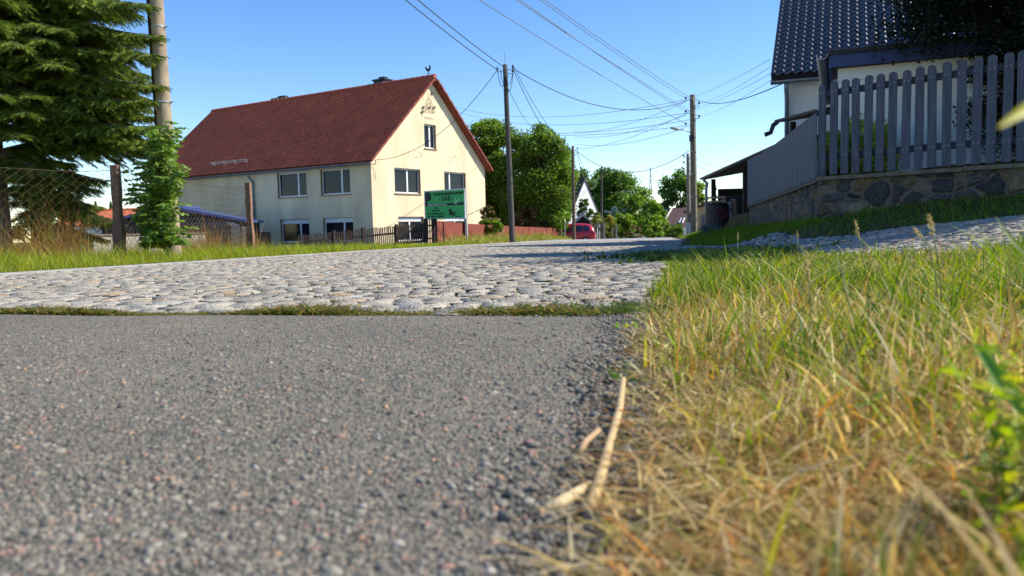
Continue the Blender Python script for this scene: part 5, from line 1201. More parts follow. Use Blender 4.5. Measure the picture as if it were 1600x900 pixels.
# elder like shrub wrapped round the left concrete pole: long pinnate leaves
er = thing('elder_shrub', tuple(G(258, 12.9)), 'sunlit leafy elder shrub climbing around the round concrete pole', 'shrub')
lv = []; st = MB(); base_e = G(262, 12.9)
rr_ = np.random.default_rng(3)
ex = rr_.uniform(-1, 1, 14)
for k in range(240):
    a = rr_.random(); py = 190 + 190 * a ** .8; hw = np.interp(py, [185, 200, 225, 245, 300, 340, 380], [6, 26, 16, 34, 50, 40, 26]) * rr_.uniform(.6, 1.15); px = 254 + np.clip(ex[k % 14] + rr_.normal(0, .25), -1.4, 1.4) * hw + np.interp(py, [180, 300], [4, 0])
    tip = P(px, py, 12.9 + rr_.uniform(-.5, .25)); s = P(256 + (px - 256) * .25, min(py + 45, 388), 12.95)
    st.tube([s, lerp(s, tip, .5) + UZ * .03, tip], [.010, .006, .003], 4)
    if rr_.random() < .38: continue
    for q in range(4):
        o_ = lerp(s, tip, .55 + .15 * q); dr = Vector(rr_.normal(0, 1, 3)); dr.z = abs(dr.z) * .2 - .1; dr.normalize()
        side = dr.cross(UZ).normalized()
        for w_ in range(6):
            for sd in (-1, 1): lv.append((o_ + dr * (.035 * w_) + side * (sd * .045) - UZ * .004 * w_, (side * sd + dr * .6).normalized()))
lv_c = np.array([tuple(a) for a, b in lv]); lv_a = np.array([tuple(b) for a, b in lv]); n = len(lv_c)
lv_a = lv_a + rng.normal(0, .38, (n, 3)) - np.array([0, 0, .25]); lv_a /= np.linalg.norm(lv_a, axis=1)[:, None]
nr = rng.normal(0, .6, (n, 3)) + np.array([.25, -.5, .6]); sdv = np.cross(lv_a, nr); sdv /= np.linalg.norm(sdv, axis=1)[:, None]; s = rng.uniform(.07, .12, (n, 1))
V = np.stack([lv_c - lv_a * s * .5, lv_c + sdv * s * .26, lv_c + lv_a * s * .5, lv_c - sdv * s * .26], 1).reshape(-1, 3)
ep = np.array([[.15, .26, .035], [.21, .33, .04], [.10, .19, .03], [.27, .36, .07]])
link('foliage', np_mesh('foliage', V, np.arange(n * 4).reshape(-1, 4), np.repeat(ep[rng.integers(0, 4, n)], 4, 0)), er, M_leaf); st.build('stems', M_bark_grey, er)

# ------------------------------------------------------------------ spruces
def spruce(name, base, trunk_r, trunk_h, boughs, label, seed=1, tones=1.0, lean=0):
    g_ = np.random.default_rng(seed); root = thing(name, tuple(base), label, 'tree', 'spruces behind the wire fence'); b = Vector(base)
    tb = MB(); tb.tube([b + UZ * (-.3 + (trunk_h + .3) * i / 12) + Vector((lean * i / 12 + .02 * math.sin(i), 0, 0)) for i in range(13)], [trunk_r * (1.25 if i == 0 else 1) * (1 - .55 * i / 12) for i in range(13)], 14)
    S, Dv, Ln = [], [], []
    for (z, az, L, droop) in boughs:
        d0 = Vector((math.cos(az), math.sin(az), 0)); s0 = b + UZ * z + Vector((lean * z / trunk_h, 0, 0)); side = Vector((-d0.y, d0.x, 0)); n = max(6, int(L * 14)); ax_ = []
        for i in range(n + 1):
            t = i / n; ax_.append(s0 + d0 * (L * t) + UZ * (L * (.10 * math.sin(t * 3) - droop * t ** 1.5 + .12 * t ** 4)) + side * (.04 * math.sin(4 * t + z * 5)))
        tb.tube(ax_[::2] + [ax_[-1]], [max(.004, .028 * (1 - .85 * i / (len(ax_[::2])))) for i in range(len(ax_[::2]) + 1)], 5)
        for i in range(int(n * .12), n + 1):
            t = i / n; p = ax_[i]; fwd = (ax_[min(i + 1, n)] - ax_[max(i - 1, 0)]).normalized()
            for sd in (-1, 1):
                sl_ = (.10 + .55 * min(1, (1 - t) * 2.2) * min(1, t * 3)) * min(1.1, .5 + L * .25) * g_.uniform(.6, 1.15); dirn = (fwd * .75 + side * sd * g_.uniform(.5, 1.1) - UZ * g_.uniform(.05, .55)).normalized()
                m_ = max(2, int(sl_ / .045)); tb.tube([p, p + dirn * sl_ * .5 - UZ * .02, p + dirn * sl_ - UZ * (.10 * sl_)], [.007, .005, .003], 3, cap=False)
                sub = dirn.cross(UZ).normalized()
                for j in range(m_):
                    q = p + dirn * (sl_ * (j + .5) / m_) - UZ * (.10 * sl_ * ((j + .5) / m_) ** 2)
                    for s2 in (-1, 1):
                        dd = (dirn * .85 + sub * (s2 * g_.uniform(.4, .9)) - UZ * g_.uniform(-.1, .65)).normalized(); S.append(tuple(q)); Dv.append(tuple(dd)); Ln.append(g_.uniform(.07, .17))
                S.append(tuple(p + dirn * sl_ * .8)); Dv.append(tuple(dirn)); Ln.append(.12)
    S = np.array(S); Dv = np.array(Dv); Ln = np.array(Ln); n = len(S)
    # every twig: pairs of needle tufts in a herring-bone round its axis
    m_ = 7; tt_ = (np.arange(m_) + .2) / m_
    ref = np.where(np.abs(Dv[:, 2:3]) > .85, np.array([[1., 0, 0]]), np.array([[0, 0, 1.]])); u = np.cross(Dv, ref); u /= np.linalg.norm(u, axis=1)[:, None]; v = np.cross(u, Dv)
    Vs = []
    for k in range(m_):
        p = S + Dv * (Ln * tt_[k])[:, None]
        for a0 in (0, 1, 2):
            a = a0 * 2.094 + k * 1.1 + g_.uniform(-.3, .3, n); o_ = u * np.cos(a)[:, None] + v * np.sin(a)[:, None]
            tip = p + Dv * .034 + o_ * (.017 + .006 * g_.random((n, 1))); w_ = Dv * .009
            Vs.append(np.stack([p - w_, p + w_, tip], 1))
    Vn = np.concatenate(Vs).reshape(-1, 3); pal_ = LEAFS['spruce'] * tones; cc = pal_[g_.integers(0, 4, n)] * g_.uniform(.75, 1.25, (n, 1)); C = np.repeat(np.tile(cc, (m_ * 3, 1)), 3, 0)
    link('needles', np_mesh('needles', Vn, np.arange(len(Vn)).reshape(-1, 3), C), root, M_needle); tb.build('trunk', M_bark_grey, root, True); return root
g_ = np.random.default_rng(5)
bs = []
for z in np.arange(3.15, 7.4, .12):      # upper mass, reaching about 2.6 m to the right
    for az in g_.uniform(-1.5, .9, 4): bs.append((z + g_.uniform(-.1, .1), az, (2.75 - .10 * abs(az) - .22 * max(0, z - 4.5)) * g_.uniform(.8, 1.02), .26))
for z, az, L, dr in ((3.1, -.30, 3.4, .12), (3.5, -.25, 3.5, .16), (3.95, -.30, 3.65, .16), (4.4, -.24, 3.5, .18), (4.9, -.32, 3.6, .2), (2.6, -.28, 3.5, .10), (2.9, -1.2, 2.2, .25), (2.8, -.8, 2.0, .25), (2.7, -1.5, 2.0, .25), (3.0, -.4, 2.1, .25), (2.45, .0, 3.15, .12), (2.35, -.12, 3.1, .10), (2.62, .08, 3.0, .14), (2.4, -.06, 2.9, .08), (1.9, .0, 1.75, .22), (2.05, -.35, 1.7, .24), (2.1, .3, 1.75, .22), (1.75, -.15, 1.55, .2), (1.65, .35, 1.6, .25), (2.2, -.6, 1.7, .25), (1.5, .15, 1.5, .22), (2.3, -.2, 1.5, .2)): bs.append((z, az, L, dr))
sb = G(8, 14.2); spruce('spruce', sb, .17, 8.5, bs, 'big spruce with drooping boughs reaching over the wire fence', 7, tones=.95)
g_ = np.random.default_rng(9); bs = []
for z in np.arange(.9, 7, .42):
    for az in g_.uniform(0, 6.28, 3): bs.append((z, az, (1.9 - .1 * z) * g_.uniform(.7, 1.05), .30))
sb2 = G(72, 17.2); spruce('spruce', sb2, .26, 8.0, bs, 'second spruce with a darker thicker trunk further behind the wire fence', 8, tones=.5)

# ------------------------------------------------------------------ red car
def red_car(loc, yaw):
    root = thing('parked_car', loc, 'red parked minivan seen from behind its left side beyond the fence', 'car'); M = Matrix.Translation(loc) @ Matrix.Rotation(yaw, 4, 'Z')
    # stations along x (rear 0 -> front 4.4): x, half width, bottom, belt, roof, roof half width
    stn = [(0.0, .70, .42, .82, .86, .66), (.06, .80, .32, .92, 1.02, .66), (.22, .86, .28, .98, 1.42, .62), (.50, .88, .26, .99, 1.58, .62), (1.0, .89, .25, .99, 1.64, .63), (2.0, .89, .25, .97, 1.65, .64), (2.7, .89, .25, .95, 1.58, .63), (3.1, .88, .25, .94, 1.36, .64), (3.55, .87, .25, .92, 1.00, .70), (4.0, .84, .27, .84, .88, .66), (4.25, .76, .30, .74, .78, .58), (4.36, .62, .40, .62, .64, .5)]
    vs = []
    def ring(s): x, w_, z0, zb, zr, wr = s; return [(x, -w_ * .9, z0), (x, -w_, z0 + .18), (x, -w_, zb), (x, -wr, zr), (x, -wr * .5, zr + .025), (x, wr * .5, zr + .025), (x, wr, zr), (x, w_, zb), (x, w_, z0 + .18), (x, w_ * .9, z0)]
    mb = MB(); k = 10
    for s in stn: vs += [M @ Vector(p) for p in ring(s)]
    mb.add(vs, [(i * k + j, i * k + (j + 1) % k, (i + 1) * k + (j + 1) % k, (i + 1) * k + j) for i in range(len(stn) - 1) for j in range(k)] + [tuple(range(k))[::-1], tuple((len(stn) - 1) * k + j for j in range(k))])
    paint = mat('red_paint', (.38, .012, .022), .25, .05, spec=.6); body = mb.build('body', paint, root, True); body.modifiers.new('s', 'SUBSURF').levels = 1; body.modifiers['s'].render_levels = 1
    for o_ in (body,): pass
    gm = mat('car_glass', (.015, .017, .035), .08, .1, spec=.9)
    def S(x): 
        xs_ = [s[0] for s in stn]; return [float(np.interp(x, xs_, [s[i] for s in stn])) for i in range(6)]
    def side_pt(x, f, sd, off=.012): x_, w_, z0, zb, zr, wr = S(x); return M @ Vector((x, sd * (w_ + (wr - w_) * f + off), zb + (zr - zb) * f))
    for sd in (-1, 1):
        for a, b, ta, tb_ in ((.45, .98, .55, .95), (1.06, 1.95, 1.02, 1.95), (2.03, 3.15, 2.03, 2.72)):
            q = MB(); q.add([side_pt(a, .10, sd), side_pt(b, .10, sd), side_pt(tb_, .82, sd), side_pt(ta, .82, sd)], [(0, 1, 2, 3) if sd < 0 else (3, 2, 1, 0)]); q.add([side_pt(a, .10, sd, .0), side_pt(b, .10, sd, .0), side_pt(tb_, .82, sd, .0), side_pt(ta, .82, sd, .0)], [(3, 2, 1, 0)]); q.build('window', gm, root)
        q = MB(); q.prism([M @ Vector((.02 + .06 * i, sd * (.80 - .02 * abs(i)), z)) for i, z in ((0, .80), (1, .82), (2.2, 1.28), (1.3, 1.30))], M.to_3x3() @ Vector((0, sd * .05, 0))); q.build('tail_light', mat('tail_light', (.55, .12, .12), .3, .05), root)
        for wx_ in (.78, 3.50):
            c = M @ Vector((wx_, sd * .80, .32)); yv = M.to_3x3() @ Vector((0, sd, 0)); t_ = MB(); t_.tube([c - yv * .10, c + yv * .105], .32, 24); wh_ = t_.build('wheel', M_dark, root)
            r_ = MB(); r_.tube([c + yv * .106, c + yv * .118], .21, 20)
            for a in range(5): 
                an = a * 1.2566; r_.box(c + yv * .125 + (M.to_3x3() @ Vector((math.cos(an) * .11, 0, math.sin(an) * .11))), (.05, .02, .05))
            r_.build('rim', mat('rim_silver', (.45, .46, .48), .35, .1, metallic=.6), wh_)
            ar = MB(); ar.tube([M @ Vector((wx_ + .37 * math.cos(a), sd * .885, .32 + .37 * math.sin(a))) for a in [math.pi * k_ / 10 for k_ in range(11)]], .022, 5); ar.build('wheel_arch', paint, root)
    q = MB(); q.prism([M @ Vector((.09, y_, z)) for y_, z in ((-.55, 1.02), (.55, 1.02), (.50, 1.36), (-.50, 1.36))], M.to_3x3() @ Vector((-.03, 0, .02))); q.build('rear_window', gm, root)
    for sd in (-1, 1): q = MB(); q.box(M @ Vector((3.0, sd * .98, 1.02)), (.16, .16, .12)); q.build('mirror', paint, root, bevel=.03)
    return root
cpos = P(931, 372, 60.5); cz_ = P(905, 349, 60).z - 1.66
red_car(Vector((cpos.x, 60.5, cz_)), R(180 - 6))

# ------------------------------------------------------------------ distant buildings
def gable_house(name, label, corner, A, Bd, wA, dB, zb, ze, zr, wallm, roofm, cat='house', over=.25, holes=(), ridge_along='B'):
    """A = direction of the gable side we see, Bd = direction of the ridge"""
    A = Vector(A).normalized(); Bd = Vector(Bd).normalized(); c = Vector((corner[0], corner[1], 0)); root = thing(name, (c.x, c.y, zb), label, cat)
    mb = MB(); poly = [c + UZ * zb, c + A * wA + UZ * zb, c + A * wA + UZ * ze, c + A * wA / 2 + UZ * zr, c + UZ * ze]; mb.prism(poly, Bd * dB); mb.build('wall', wallm, root)
    rb = MB(); sl = (zr - ze) / (wA / 2)
    for s in (-1, 1):
        e = c + A * (-over if s < 0 else wA + over) - Bd * over + UZ * (ze - sl * over + .06); r_ = c + A * wA / 2 - Bd * over + UZ * (zr + .06); roof_slab(rb, e, e + Bd * (dB + 2 * over), r_ + Bd * (dB + 2 * over), r_, .12)
    rf_ = rb.build('roof', roofm, root)
    MB().tube([c + A * wA / 2 - Bd * over + UZ * (zr + .08), c + A * wA / 2 + Bd * (dB + over) + UZ * (zr + .08)], .12, 6).build('ridge', roofm, rf_)
    return root, c, A, Bd
M_roof_brown = mat('brown_tiles', (.15, .08, .06), .85, .25, 4); M_roof_dark = mat('dark_tiles', (.05, .045, .05), .8, .25, 4); M_roof_blue = mat('slate_blue', (.05, .06, .10), .5, .25, 6); M_roof_orange = mat('orange_tiles', (.50, .14, .06), .85, .2, 3)
M_yellow = mat('ochre_plaster', (.55, .40, .20), .95, .08); M_white_wall = mat('sunlit_white_plaster', (.78, .77, .72), .95, .04)
wa = P(889, 352, 84); top_ = P(911, 281, 86)
A_w = Vector((1, .8, 0)).normalized(); wW = (P(936, 345, 87.2) - wa).dot(A_w)
hw, c, A1, B1 = gable_house('white_gable_house', 'white steep gabled house between dark trees behind the red car', (wa.x, wa.y), A_w, (-.8, 1, 0), wW, 9, -3.2, P(936, 340, 87).z, P(912, 280, 86).z, M_white_wall, M_roof_dark, over=.06)
MB().box(c + A1 * wW * .5 + UZ * (top_.z - 3.2) - B1 * .02, (.7, .06, .9), (A1, B1, UZ)).build('window', M_glass, hw)
# small shed with white barge board right behind the car
s0_ = P(899, 352, 68); gs, c, A1, B1 = gable_house('garden_shed', 'small brown garden shed with white barge board above the red car', (s0_.x, s0_.y), (1, .1, 0), (0, 1, 0), 1.35, 2.4, -1.6, P(900, 346, 68).z, P(905, 336, 68).z, M_brown_board, mat('pale_felt', (.5, .48, .42), .8, .1), cat='shed', over=.15)
# grey garden fence panels
for k, (pa, pb, pt, d_, lab) in enumerate([(924, 944, 349, 64, 'grey wooden garden fence panel right behind the red car'), (957, 963, 352, 66, 'narrow grey wooden panel right of the yellow bush')]):
    a, b = G(pa, d_), G(pb, d_); zt = P(pa, pt, d_).z; f_ = thing('wood_panel', tuple(a), lab, 'fence'); mb = MB(); n = max(4, int((b - a).length / .12))
    for i in range(n): p = lerp(a, b, (i + .5) / n); mb.box((p.x, p.y, (zt + p.z) / 2 - .1), (.10, .025, zt - p.z + .2 + .03 * (i % 2)))
    mb.build('boards', mat('old_wood', (.14, .115, .09), .9, .3, 7), f_)
    for p in (a, b): MB().box((p.x, p.y - .08, (zt + p.z) / 2), (.16, .14, zt - p.z + .2)).build('post', M_concrete, f_)
# low pale wall at the road end
a = P(992, 368, 86); pw = thing('pale_low_wall', (a.x, a.y, a.z - 1.2), 'pale low garden wall at the far end of the road', 'wall'); mb = MB(); b = P(1012, 368, 86)
mb.box(((a.x + b.x) / 2, a.y, a.z - .5), (b.x - a.x, .25, 1.3)); mb.build('wall', M_white_wall, pw); MB().box(((a.x + b.x) / 2, a.y, a.z + .18), (b.x - a.x + .1, .33, .06)).build('coping', M_concrete, pw)
# house with brown roof and skylight: ridge at y 325 from px 1050
r0_ = P(1050, 326, 92); r1_ = P(1082, 323, 88); e0_ = P(1036, 350, 86); e1_ = P(1072, 354, 82)
bh = thing('brown_roof_house', (e0_.x, e0_.y, -3), 'low house with brown tiled roof and skylight left of the lamp pole', 'house')
mb = MB(); zdr = e0_.z - .6
l0 = r0_ + (r0_ - e0_) * 1.0; l0.z = e0_.z; l1 = r1_ + (r1_ - e1_); l1.z = e1_.z
foot = [e0_ , e1_, l1, l0]
mb.add([Vector((p.x, p.y, -3.2)) for p in foot] + [p - UZ * .1 for p in foot] + [r0_ - UZ * .1, r1_ - UZ * .1], [(0, 1, 5, 4), (1, 2, 6, 9, 5), (2, 3, 7, 6), (3, 0, 4, 8, 7), (4, 5, 9, 8), (6, 7, 8, 9)]); mb.build('wall', M_yellow, bh)
mb = MB(); roof_slab(mb, e0_, e1_, r1_, r0_, .12); roof_slab(mb, l0, l1, r1_, r0_, .12); rf_ = mb.build('roof', M_roof_brown, bh)
s_ = lambda u, v: lerp(lerp(e0_, e1_, u), lerp(r0_, r1_, u), v) + Vector((0, -.06, .08)); fm = MB(); fm.tube([s_(.66, .12), s_(.80, .12), s_(.82, .38), s_(.70, .38), s_(.66, .12)], .07, 4); fm.build('skylight_frame', M_white, rf_); fm = MB(); fm.quad(s_(.66, .12), s_(.80, .12), s_(.82, .38), s_(.70, .38)); fm.build('skylight', M_glass, rf_)
vb = MB(); vb.tube([e0_ + UZ * .1, r0_ + UZ * .1], .12, 5); vb.build('barge_board', mat('pale_felt', (.5, .48, .42)), bh)
# blue slate roof left of it
b0_, b1_, b2r, b3r = P(1026, 346, 99), P(1040, 352, 93), P(1049, 327, 96), P(1030, 327, 102)
bs_ = thing('slate_roof_house', (b0_.x, b0_.y, -3), 'house with dark blue slate roof beside the brown tiled roof', 'house'); mb = MB(); roof_slab(mb, b0_, b1_, b2r, b3r, .12)
q0, q1 = b2r + (b2r - b1_), b3r + (b3r - b0_); q0.z = b1_.z; q1.z = b0_.z; roof_slab(mb, q1, q0, b2r, b3r, .12); mb.build('roof', M_roof_blue, bs_)
mb = MB(); ft = [b0_, b1_, q0, q1]; mb.add([Vector((p.x, p.y, -3.2)) for p in ft] + [p - UZ * .15 for p in ft], [(0, 1, 5, 4), (1, 2, 6, 5), (2, 3, 7, 6), (3, 0, 4, 7)]); mb.build('wall', M_white_wall, bs_)
# ochre garage
g0, g1 = P(1071, 366, 66), P(1106, 366, 60); g1.z = g0.z; za = P(1071, 333, 66).z; zb_ = P(1106, 321, 60).z
yg = thing('ochre_garage', (g0.x, g0.y, -1.8), 'ochre plastered garage with tiled edge and grey door behind the lamp pole', 'garage')
AG = (g1 - g0); AG.z = 0; LG = AG.length + 1; AG.normalize(); NG2 = Vector((AG.y, -AG.x, 0)); gg0 = Vector((g0.x, g0.y, 0)); za2 = za; zb2 = za + (zb_ - za) * LG / (LG - 1)
mb = MB(); mb.prism([gg0 + UZ * -2, gg0 + AG * LG + UZ * -2, gg0 + AG * LG + UZ * zb2, gg0 + AG * LG * .5 + UZ * (za2 + .62 * (zb2 - za2)), gg0 + UZ * za2], -NG2 * 6); mb.build('wall', M_yellow, yg)
mb = MB()
for i in range(22): t = (i + .5) / 22; p = gg0 + AG * LG * t + UZ * (za2 + (zb2 - za2) * (t * 1.24 if t < .5 else .62 + (t - .5) * .76) + .08 + .04 * (i % 2)); mb.box(p - NG2 * 3, (LG / 22 + .02, 6.4, .14), (AG, NG2, UZ))
mb.build('roof', M_roof_brown, yg)
mb = MB(); mb.box(gg0 + AG * LG * .82 + UZ * -.2 + NG2 * .03, (LG * .36, .05, 2.2), (AG, NG2, UZ)); gd = mb.build('garage_door', mat('grey_door', (.10, .11, .14), .6, .1, stretch=(1, 1, 20)), yg)
hb_ = MB(); hb_.box(gg0 + AG * LG * .82 + UZ * -.3 + NG2 * .07, (.3, .04, .06), (AG, NG2, UZ)); hb_.build('handle', M_steel, gd)
MB().box(P(1077, 358, 58), (.42, .3, 1.0)).build('meter_cabinet', mat('cabinet_grey', (.36, .38, .40), .6, .08), None); tag(bpy.data.objects['meter_cabinet'], 'grey electricity cabinet at the foot of the lamp pole', 'cabinet')
ob = MB(); q = P(1069.5, 368, 48); ob.tube([q - UZ * .3, q + UZ * .5], .05, 8); ob.build('marker_post', mat('post_white', (.6, .6, .6), .6, .1), None); tag(bpy.data.objects['marker_post'], 'small white marker post left of the grey cabinet', 'post')
# far mast
q = P(1017, 332, 420); ms = MB(); w_ = 1.0; ht = 24
for a, b in ((-1, -1), (1, -1), (1, 1), (-1, 1)): ms.tube([q + Vector((a * w_, b * w_, -4)), q + UZ * ht + Vector((a * .15, b * .15, 0))], .09, 4)
for i in range(9):
    z0, z1 = -4 + 28 * i / 9, -4 + 28 * (i + 1) / 9; k0, k1 = 1 - .85 * i / 9, 1 - .85 * (i + 1) / 9
    ms.tube([q + Vector((-w_ * k0, -w_ * k0, z0)), q + Vector((w_ * k1, -w_ * k1, z1))], .06, 4); ms.tube([q + Vector((w_ * k0, -w_ * k0, z0)), q + Vector((-w_ * k1, -w_ * k1, z1))], .06, 4)
tag(ms.build('lattice_mast', mat('mast_grey', (.30, .32, .35), .6, .1)), 'thin faint lattice mast far away above the garden trees', 'mast')

# left background seen through the wire fence
y0, y1 = P(128, 352, 26), P(330, 350, 34); yw = thing('grey_yard_wall', (y0.x, y0.y, -2.2), 'grey rendered yard wall seen through the wire fence', 'wall')
mb = MB(); dv = y1 - y0; dv.z = 0; L_ = dv.length; dv.normalize(); nn = Vector((dv.y, -dv.x, 0)); zt = CAM_Z + .02
mb.box(((y0.x + y1.x) / 2, (y0.y + y1.y) / 2, (zt - 2.4) / 2), (L_, .3, zt + 2.4), (dv, nn, UZ)); mb.build('wall', mat('yard_render', (.36, .335, .30), .95, .15, 3, bump=.3), yw)
mb = MB(); mb.box(((y0.x + y1.x) / 2, (y0.y + y1.y) / 2, zt + .03), (L_ + .05, .4, .06), (dv, nn, UZ)); mb.build('coping', M_concrete_old, yw)
sh, c, A1, B1 = gable_house('solar_shed', 'low dark shed with blue panel roof beyond the yard wall', (P(158, 350, 36).x, 36), (1, .15, 0), (-.15, 1, 0), 6.2, 5, -2, P(160, 348, 36).z, P(190, 334, 38).z + .2, mat('dark_shed_wall', (.05, .05, .055), .9, .2), mat('blue_panels', (.06, .10, .30), .3, .15, 10), cat='shed')
gable_house('orange_roof_house', 'long low house with bright orange tiled roof beyond the yard', (P(88, 352, 66).x, 66), (-.1, 1, 0), (1, .1, 0), 7, 5.4, -3, P(100, 352, 66).z, P(120, 330, 69).z, M_white_wall, M_roof_orange)
for k, (px, pt, lab) in enumerate([(131, 316, 'leftmost tiny spruce on the skyline behind the orange roof'), (150, 314, 'middle tiny spruce on the skyline'), (174, 315, 'tiny spruce on the skyline just left of the fence post')]):
    c = P(px, (pt + 350) / 2, 150); zt = P(px, pt, 150).z; n = 1500; h_ = rng.random(n) ** .7; rad = h_ * 1.5 * (.6 + .4 * np.abs(np.sin(h_ * 22))); a = rng.uniform(0, 6.28, n)
    pts = np.stack([c.x + rad * np.cos(a), c.y + rad * np.sin(a), zt - h_ * 6.5], -1); V, F_, C = cards(pts, .45, LEAFS['round'][rng.integers(0, 3, n)] * .8)
    root = thing('far_spruce', (c.x, c.y, zt - 8), lab, 'tree', 'spruces on the skyline'); link('crown', np_mesh('crown', V, F_, C), root, M_leaf); MB().tube([Vector((c.x, c.y, zt - 9.5)), Vector((c.x, c.y, zt - 1))], [.22, .05], 6).build('trunk', M_bark, root)
# dark tank by the farmhouse, bushes below the spruce
tk2 = P(312, 349, 33); tnk = thing('dark_trailer_cover', (tk2.x, tk2.y, -1.9), 'dark covered low trailer in front of the farmhouse left end', 'trailer')
mb = MB(); mb.prism([tk2 + Vector((-1.5, 0, -1.6)), tk2 + Vector((1.2, .3, -1.6)), tk2 + Vector((1.2, .3, -.1)), tk2 + Vector((.9, .3, .05)), tk2 + Vector((-1.3, 0, .05)), tk2 + Vector((-1.5, 0, -.1))], Vector((-.3, 2, 0))); mb.build('cover', mat('tarp_dark', (.03, .04, .05), .6, .2), tnk)
for dx in (-1, .7): MB().tube([tk2 + Vector((dx, -.15, -1.6)), tk2 + Vector((dx, .05, -1.6))], .28, 14).build('wheel', M_dark, tnk)
shrub('bramble', 105, 330, 390, 26, 14.8, 'brown', 'tangled brown undergrowth beneath the spruce boughs', 30, 120, .05, None, 51, cat='undergrowth')
shrub('bramble', 50, 335, 392, 36, 15.2, 'round', 'dark low bush at the foot of the spruce trunk', 26, 120, .06, None, 52)
shrub('verge_weed', 228, 360, 392, 14, 13.2, 'brown', 'small dark weed clump between fence post and elder', 14, 60, .05, None, 53, cat='weeds')

# ------------------------------------------------------------------ foreground single items
def stalk(pts, rad, name, label, cat, col, group=None, k=8):
    return tag(MB().tube(pts, rad, k).build(name, mat('straw_' + name, col, .7, .15, 12, bump=.12, bscale=120), None, True), label, cat, group)
stalk([P(974, 592, 1.16), P(968, 640, 1.03), P(953, 690, .875), P(941, 735, .775), P(927, 780, .680), P(922, 792, .662)], [.004, .0055, .005, .0058, .0054, .0046], 'straw_stalk', 'thick pale broken stalk lying along the asphalt edge', 'stalk', (.52, .38, .19))
stalk([P(847, 797, .675), P(880, 783, .69), P(921, 757, .73)], [.0045, .006, .004], 'dry_stem', 'short split straw piece left of the thick pale stalk', 'stalk', (.62, .48, .27))
stalk([P(905, 708, .84), P(915, 690, .87), P(936, 672, .90)], [.004, .004, .003], 'twig', 'small tan twig beside the middle of the thick stalk', 'twig', (.45, .30, .17))
stalk([P(927, 612, 1.10), P(934, 598, 1.16), P(945, 590, 1.20), P(958, 598, 1.17)], [.0025, .003, .003, .002], 'curled_stem', 'thin dark curled stem arching near the top of the stalk', 'stem', (.06, .035, .025))
stalk([P(1030, 830, .66), P(1075, 862, .62), P(1130, 897, .585)], [.003, .004, .0045], 'dry_stem', 'long straw piece lying at the bottom edge right of the red pebble', 'stalk', (.6, .47, .27))
stalk([P(1035, 755, .74), P(1032, 780, .71), P(1030, 800, .69)], [.003, .0035, .003], 'dry_stem', 'short upright pale straw piece right of the thick stalk', 'stalk', (.6, .52, .30))
def one_stone(px, py, d_, s, col, name, label):
    p = np.array([tuple(P(px, py, d_))]); o_ = stones(name, p, np.array([s]), np.array([col]), M_pebble); tag(o_, label, 'pebble'); o_.modifiers.new('s', 'SUBSURF').render_levels = 2
one_stone(957, 801, .69, .020, (.55, .22, .15), 'red_pebble', 'small salmon red pebble under the foot of the thick stalk')
one_stone(960, 856, .61, .042, (.12, .12, .14), 'dark_pebble', 'dark grey flat pebble at the bottom edge below the stalk')
one_stone(985, 872, .60, .026, (.5, .45, .33), 'pale_pebble', 'pale pebble beside the dark one at the bottom edge')

SEED = mat('seed_head', (.42, .36, .16), .8, .25, 60, trans=.25)
def seed_stalk(pts, head_len, head_r, label, col=(.34, .33, .14), hr=None):
    pts = [Vector(p) for p in pts]; root = thing('seed_stalk', tuple(pts[0]), label, 'grass stalk', 'tall seed stalks in the foreground grass')
    MB().tube(pts, [.0014] * (len(pts) - 1) + [.0008], 5).build('stem', mat('stem_green', (.28, .30, .10), .7, .2, 30), root, True)
    d_ = (pts[-1] - pts[-2]).normalized(); c = pts[-1] + d_ * 0; n = int(head_len / .0012) * 2; g2 = np.random.default_rng(len(label)); t = g2.random(n); rad = head_r * np.sin(np.pi * np.clip(t * .9 + .08, 0, 1)) * g2.random(n) ** .5; a = g2.uniform(0, 6.28, n)
    u = d_.cross(Vector((0, 1, 0.1))).normalized(); v = d_.cross(u); P_ = np.array([tuple(c + d_ * (head_len * (tt_ - .3)) + (u * math.cos(aa) + v * math.sin(aa)) * r_) for tt_, aa, r_ in zip(t, a, rad)])
    V, F_, C = cards(P_, .008, np.tile(np.array([[.50, .42, .20]]), (n, 1)) * g2.uniform(.7, 1.2, (n, 1)), asp=.35); link('seed_head', np_mesh('seed_head', V, F_, C), root, M_blade)
seed_stalk([G(1475, 1.5), P(1468, 420, 1.42), P(1462, 385, 1.40), P(1456, 358, 1.38)], .05, .005, 'tall stalk with thick pale seed head pointing up in front of the side lane')
seed_stalk([G(1470, 1.55), P(1462, 430, 1.45), P(1452, 385, 1.42), P(1436, 366, 1.40)], .03, .004, 'short side branch with a seed head leaning left in front of the side lane')
seed_stalk([G(1375, 2.1), P(1362, 460, 2.0), P(1350, 410, 1.98), P(1340, 362, 1.95)], .05, .004, 'thin pale stalk reaching up before the dark stone wall')
seed_stalk([G(1270, 1.6), P(1268, 520, 1.5), P(1265, 450, 1.48), P(1262, 420, 1.46)], .055, .0055, 'blurred feathery seed head left of centre in the grass patch')
seed_stalk([G(1150, 3.9), P(1152, 420, 3.8), P(1153, 390, 3.8), P(1153, 372, 3.8)], .04, .004, 'thin upright stalk in front of the green bank')
seed_stalk([G(1248, 3.6), P(1247, 410, 3.5), P(1246, 385, 3.5), P(1246, 370, 3.5)], .04, .004, 'second thin upright stalk before the shaded lane')
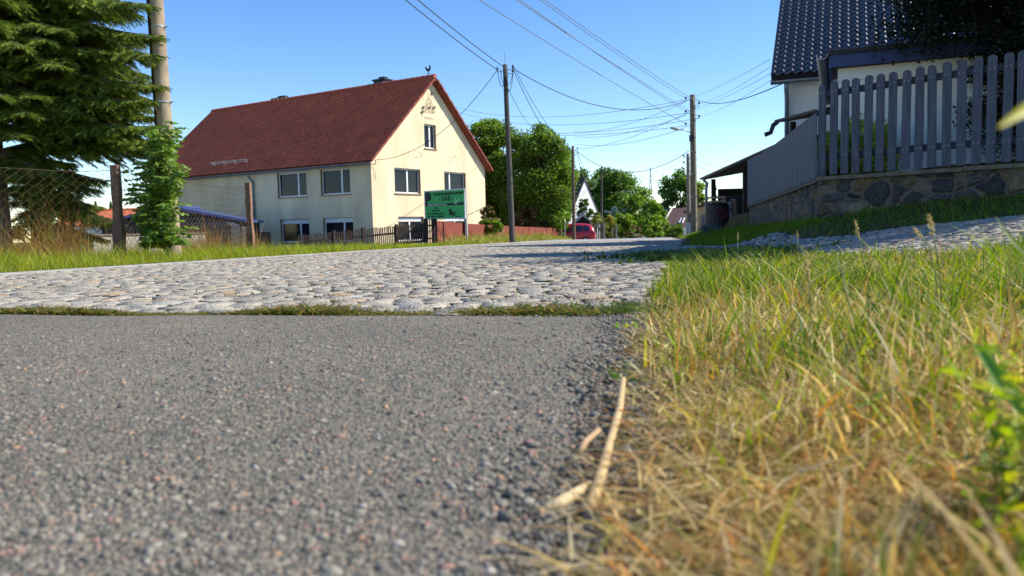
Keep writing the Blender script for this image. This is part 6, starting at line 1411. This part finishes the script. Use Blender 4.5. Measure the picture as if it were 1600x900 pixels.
def long_blade(pts, wd, name, label, col, cat='grass blade'):
    pts = [Vector(p) for p in pts]; n = len(pts) * 4; P2 = []
    for i in range(n):
        t = i / (n - 1) * (len(pts) - 1); k = min(int(t), len(pts) - 2); f = t - k; a = pts[max(k - 1, 0)]; b = pts[k]; c = pts[k + 1]; d_ = pts[min(k + 2, len(pts) - 1)]
        P2.append(.5 * ((2 * b) + (c - a) * f + (2 * a - 5 * b + 4 * c - d_) * f * f + (-a + 3 * b - 3 * c + d_) * f ** 3))
    V = []; 
    for i, p in enumerate(P2):
        t = i / (n - 1); tg = (P2[min(i + 1, n - 1)] - P2[max(i - 1, 0)]).normalized(); s = tg.cross(Vector((0, -1, .25))).normalized(); w_ = wd * min(1, .5 + t * 1.2) * (1 - t ** 3) * .5 + .0003
        V += [p - s * w_, p + Vector((0, w_ * .5, 0)), p + s * w_]
    F_ = [(3 * i + k, 3 * i + k + 1, 3 * i + k + 4, 3 * i + k + 3) for i in range(n - 1) for k in (0, 1)]
    o_ = link(name, np_mesh(name, [tuple(v) for v in V], F_, np.tile(np.array([col]), (len(V), 1))), None, M_blade, True); return tag(o_, label, cat)
long_blade([P(1700, 560, .46), P(1690, 300, .42), P(1655, 160, .38), P(1610, 168, .36), P(1560, 199, .35)], .010, 'yellow_grass_stem', 'blurred yellow leaf blade poking in at the right edge before the pickets', (.55, .50, .02))
long_blade([P(1700, 640, .75), P(1640, 440, .80), P(1590, 385, .85), P(1556, 338, .88)], .007, 'green_grass_stem', 'long green blade arching up at right in front of the side lane', (.20, .30, .06))
long_blade([P(1640, 700, .56), P(1585, 620, .56), P(1545, 565, .57), P(1522, 535, .58)], .012, 'broad_grass_stem', 'broad bright green leaf pointing up left near the right edge', (.16, .34, .05))
long_blade([P(1400, 700, .95), P(1420, 620, .95), P(1395, 610, .9), P(1300, 655, .82)], .008, 'bent_grass_stem', 'bent green blade crossing the dry grass at centre right', (.10, .22, .03))
# blurred leafy weed in the lower right corner
wd0 = thing('leafy_weed', tuple(G(1590, .62)), 'blurred yellow green leafy weed in the lower right corner', 'weed')
g2 = np.random.default_rng(2); pts = []; sm = MB()
for k in range(34):
    px, py = g2.uniform(1520, 1660), g2.uniform(560, 900); px = max(px, 1500 + (900 - py) * .08 if py < 800 else 1420 + g2.random() * 200); q = P(px, py, g2.uniform(.46, .60)); b_ = G(1590 + g2.uniform(-30, 60), .6); sm.tube([b_, lerp(b_, q, .5) + Vector((0, 0, .02)), q], [.0014, .001, .0008], 4)
    for j in range(9): pts.append(tuple(q + Vector(tuple(g2.normal(0, .011, 3)))))
V, F_, C = cards(np.array(pts), .020, np.array([[.30, .40, .03], [.46, .46, .04], [.16, .26, .03]])[g2.integers(0, 3, len(pts))], asp=.28); link('foliage', np_mesh('foliage', V, F_, C), wd0, M_blade); sm.build('stems', mat('stem_green', (.28, .30, .10)), wd0)
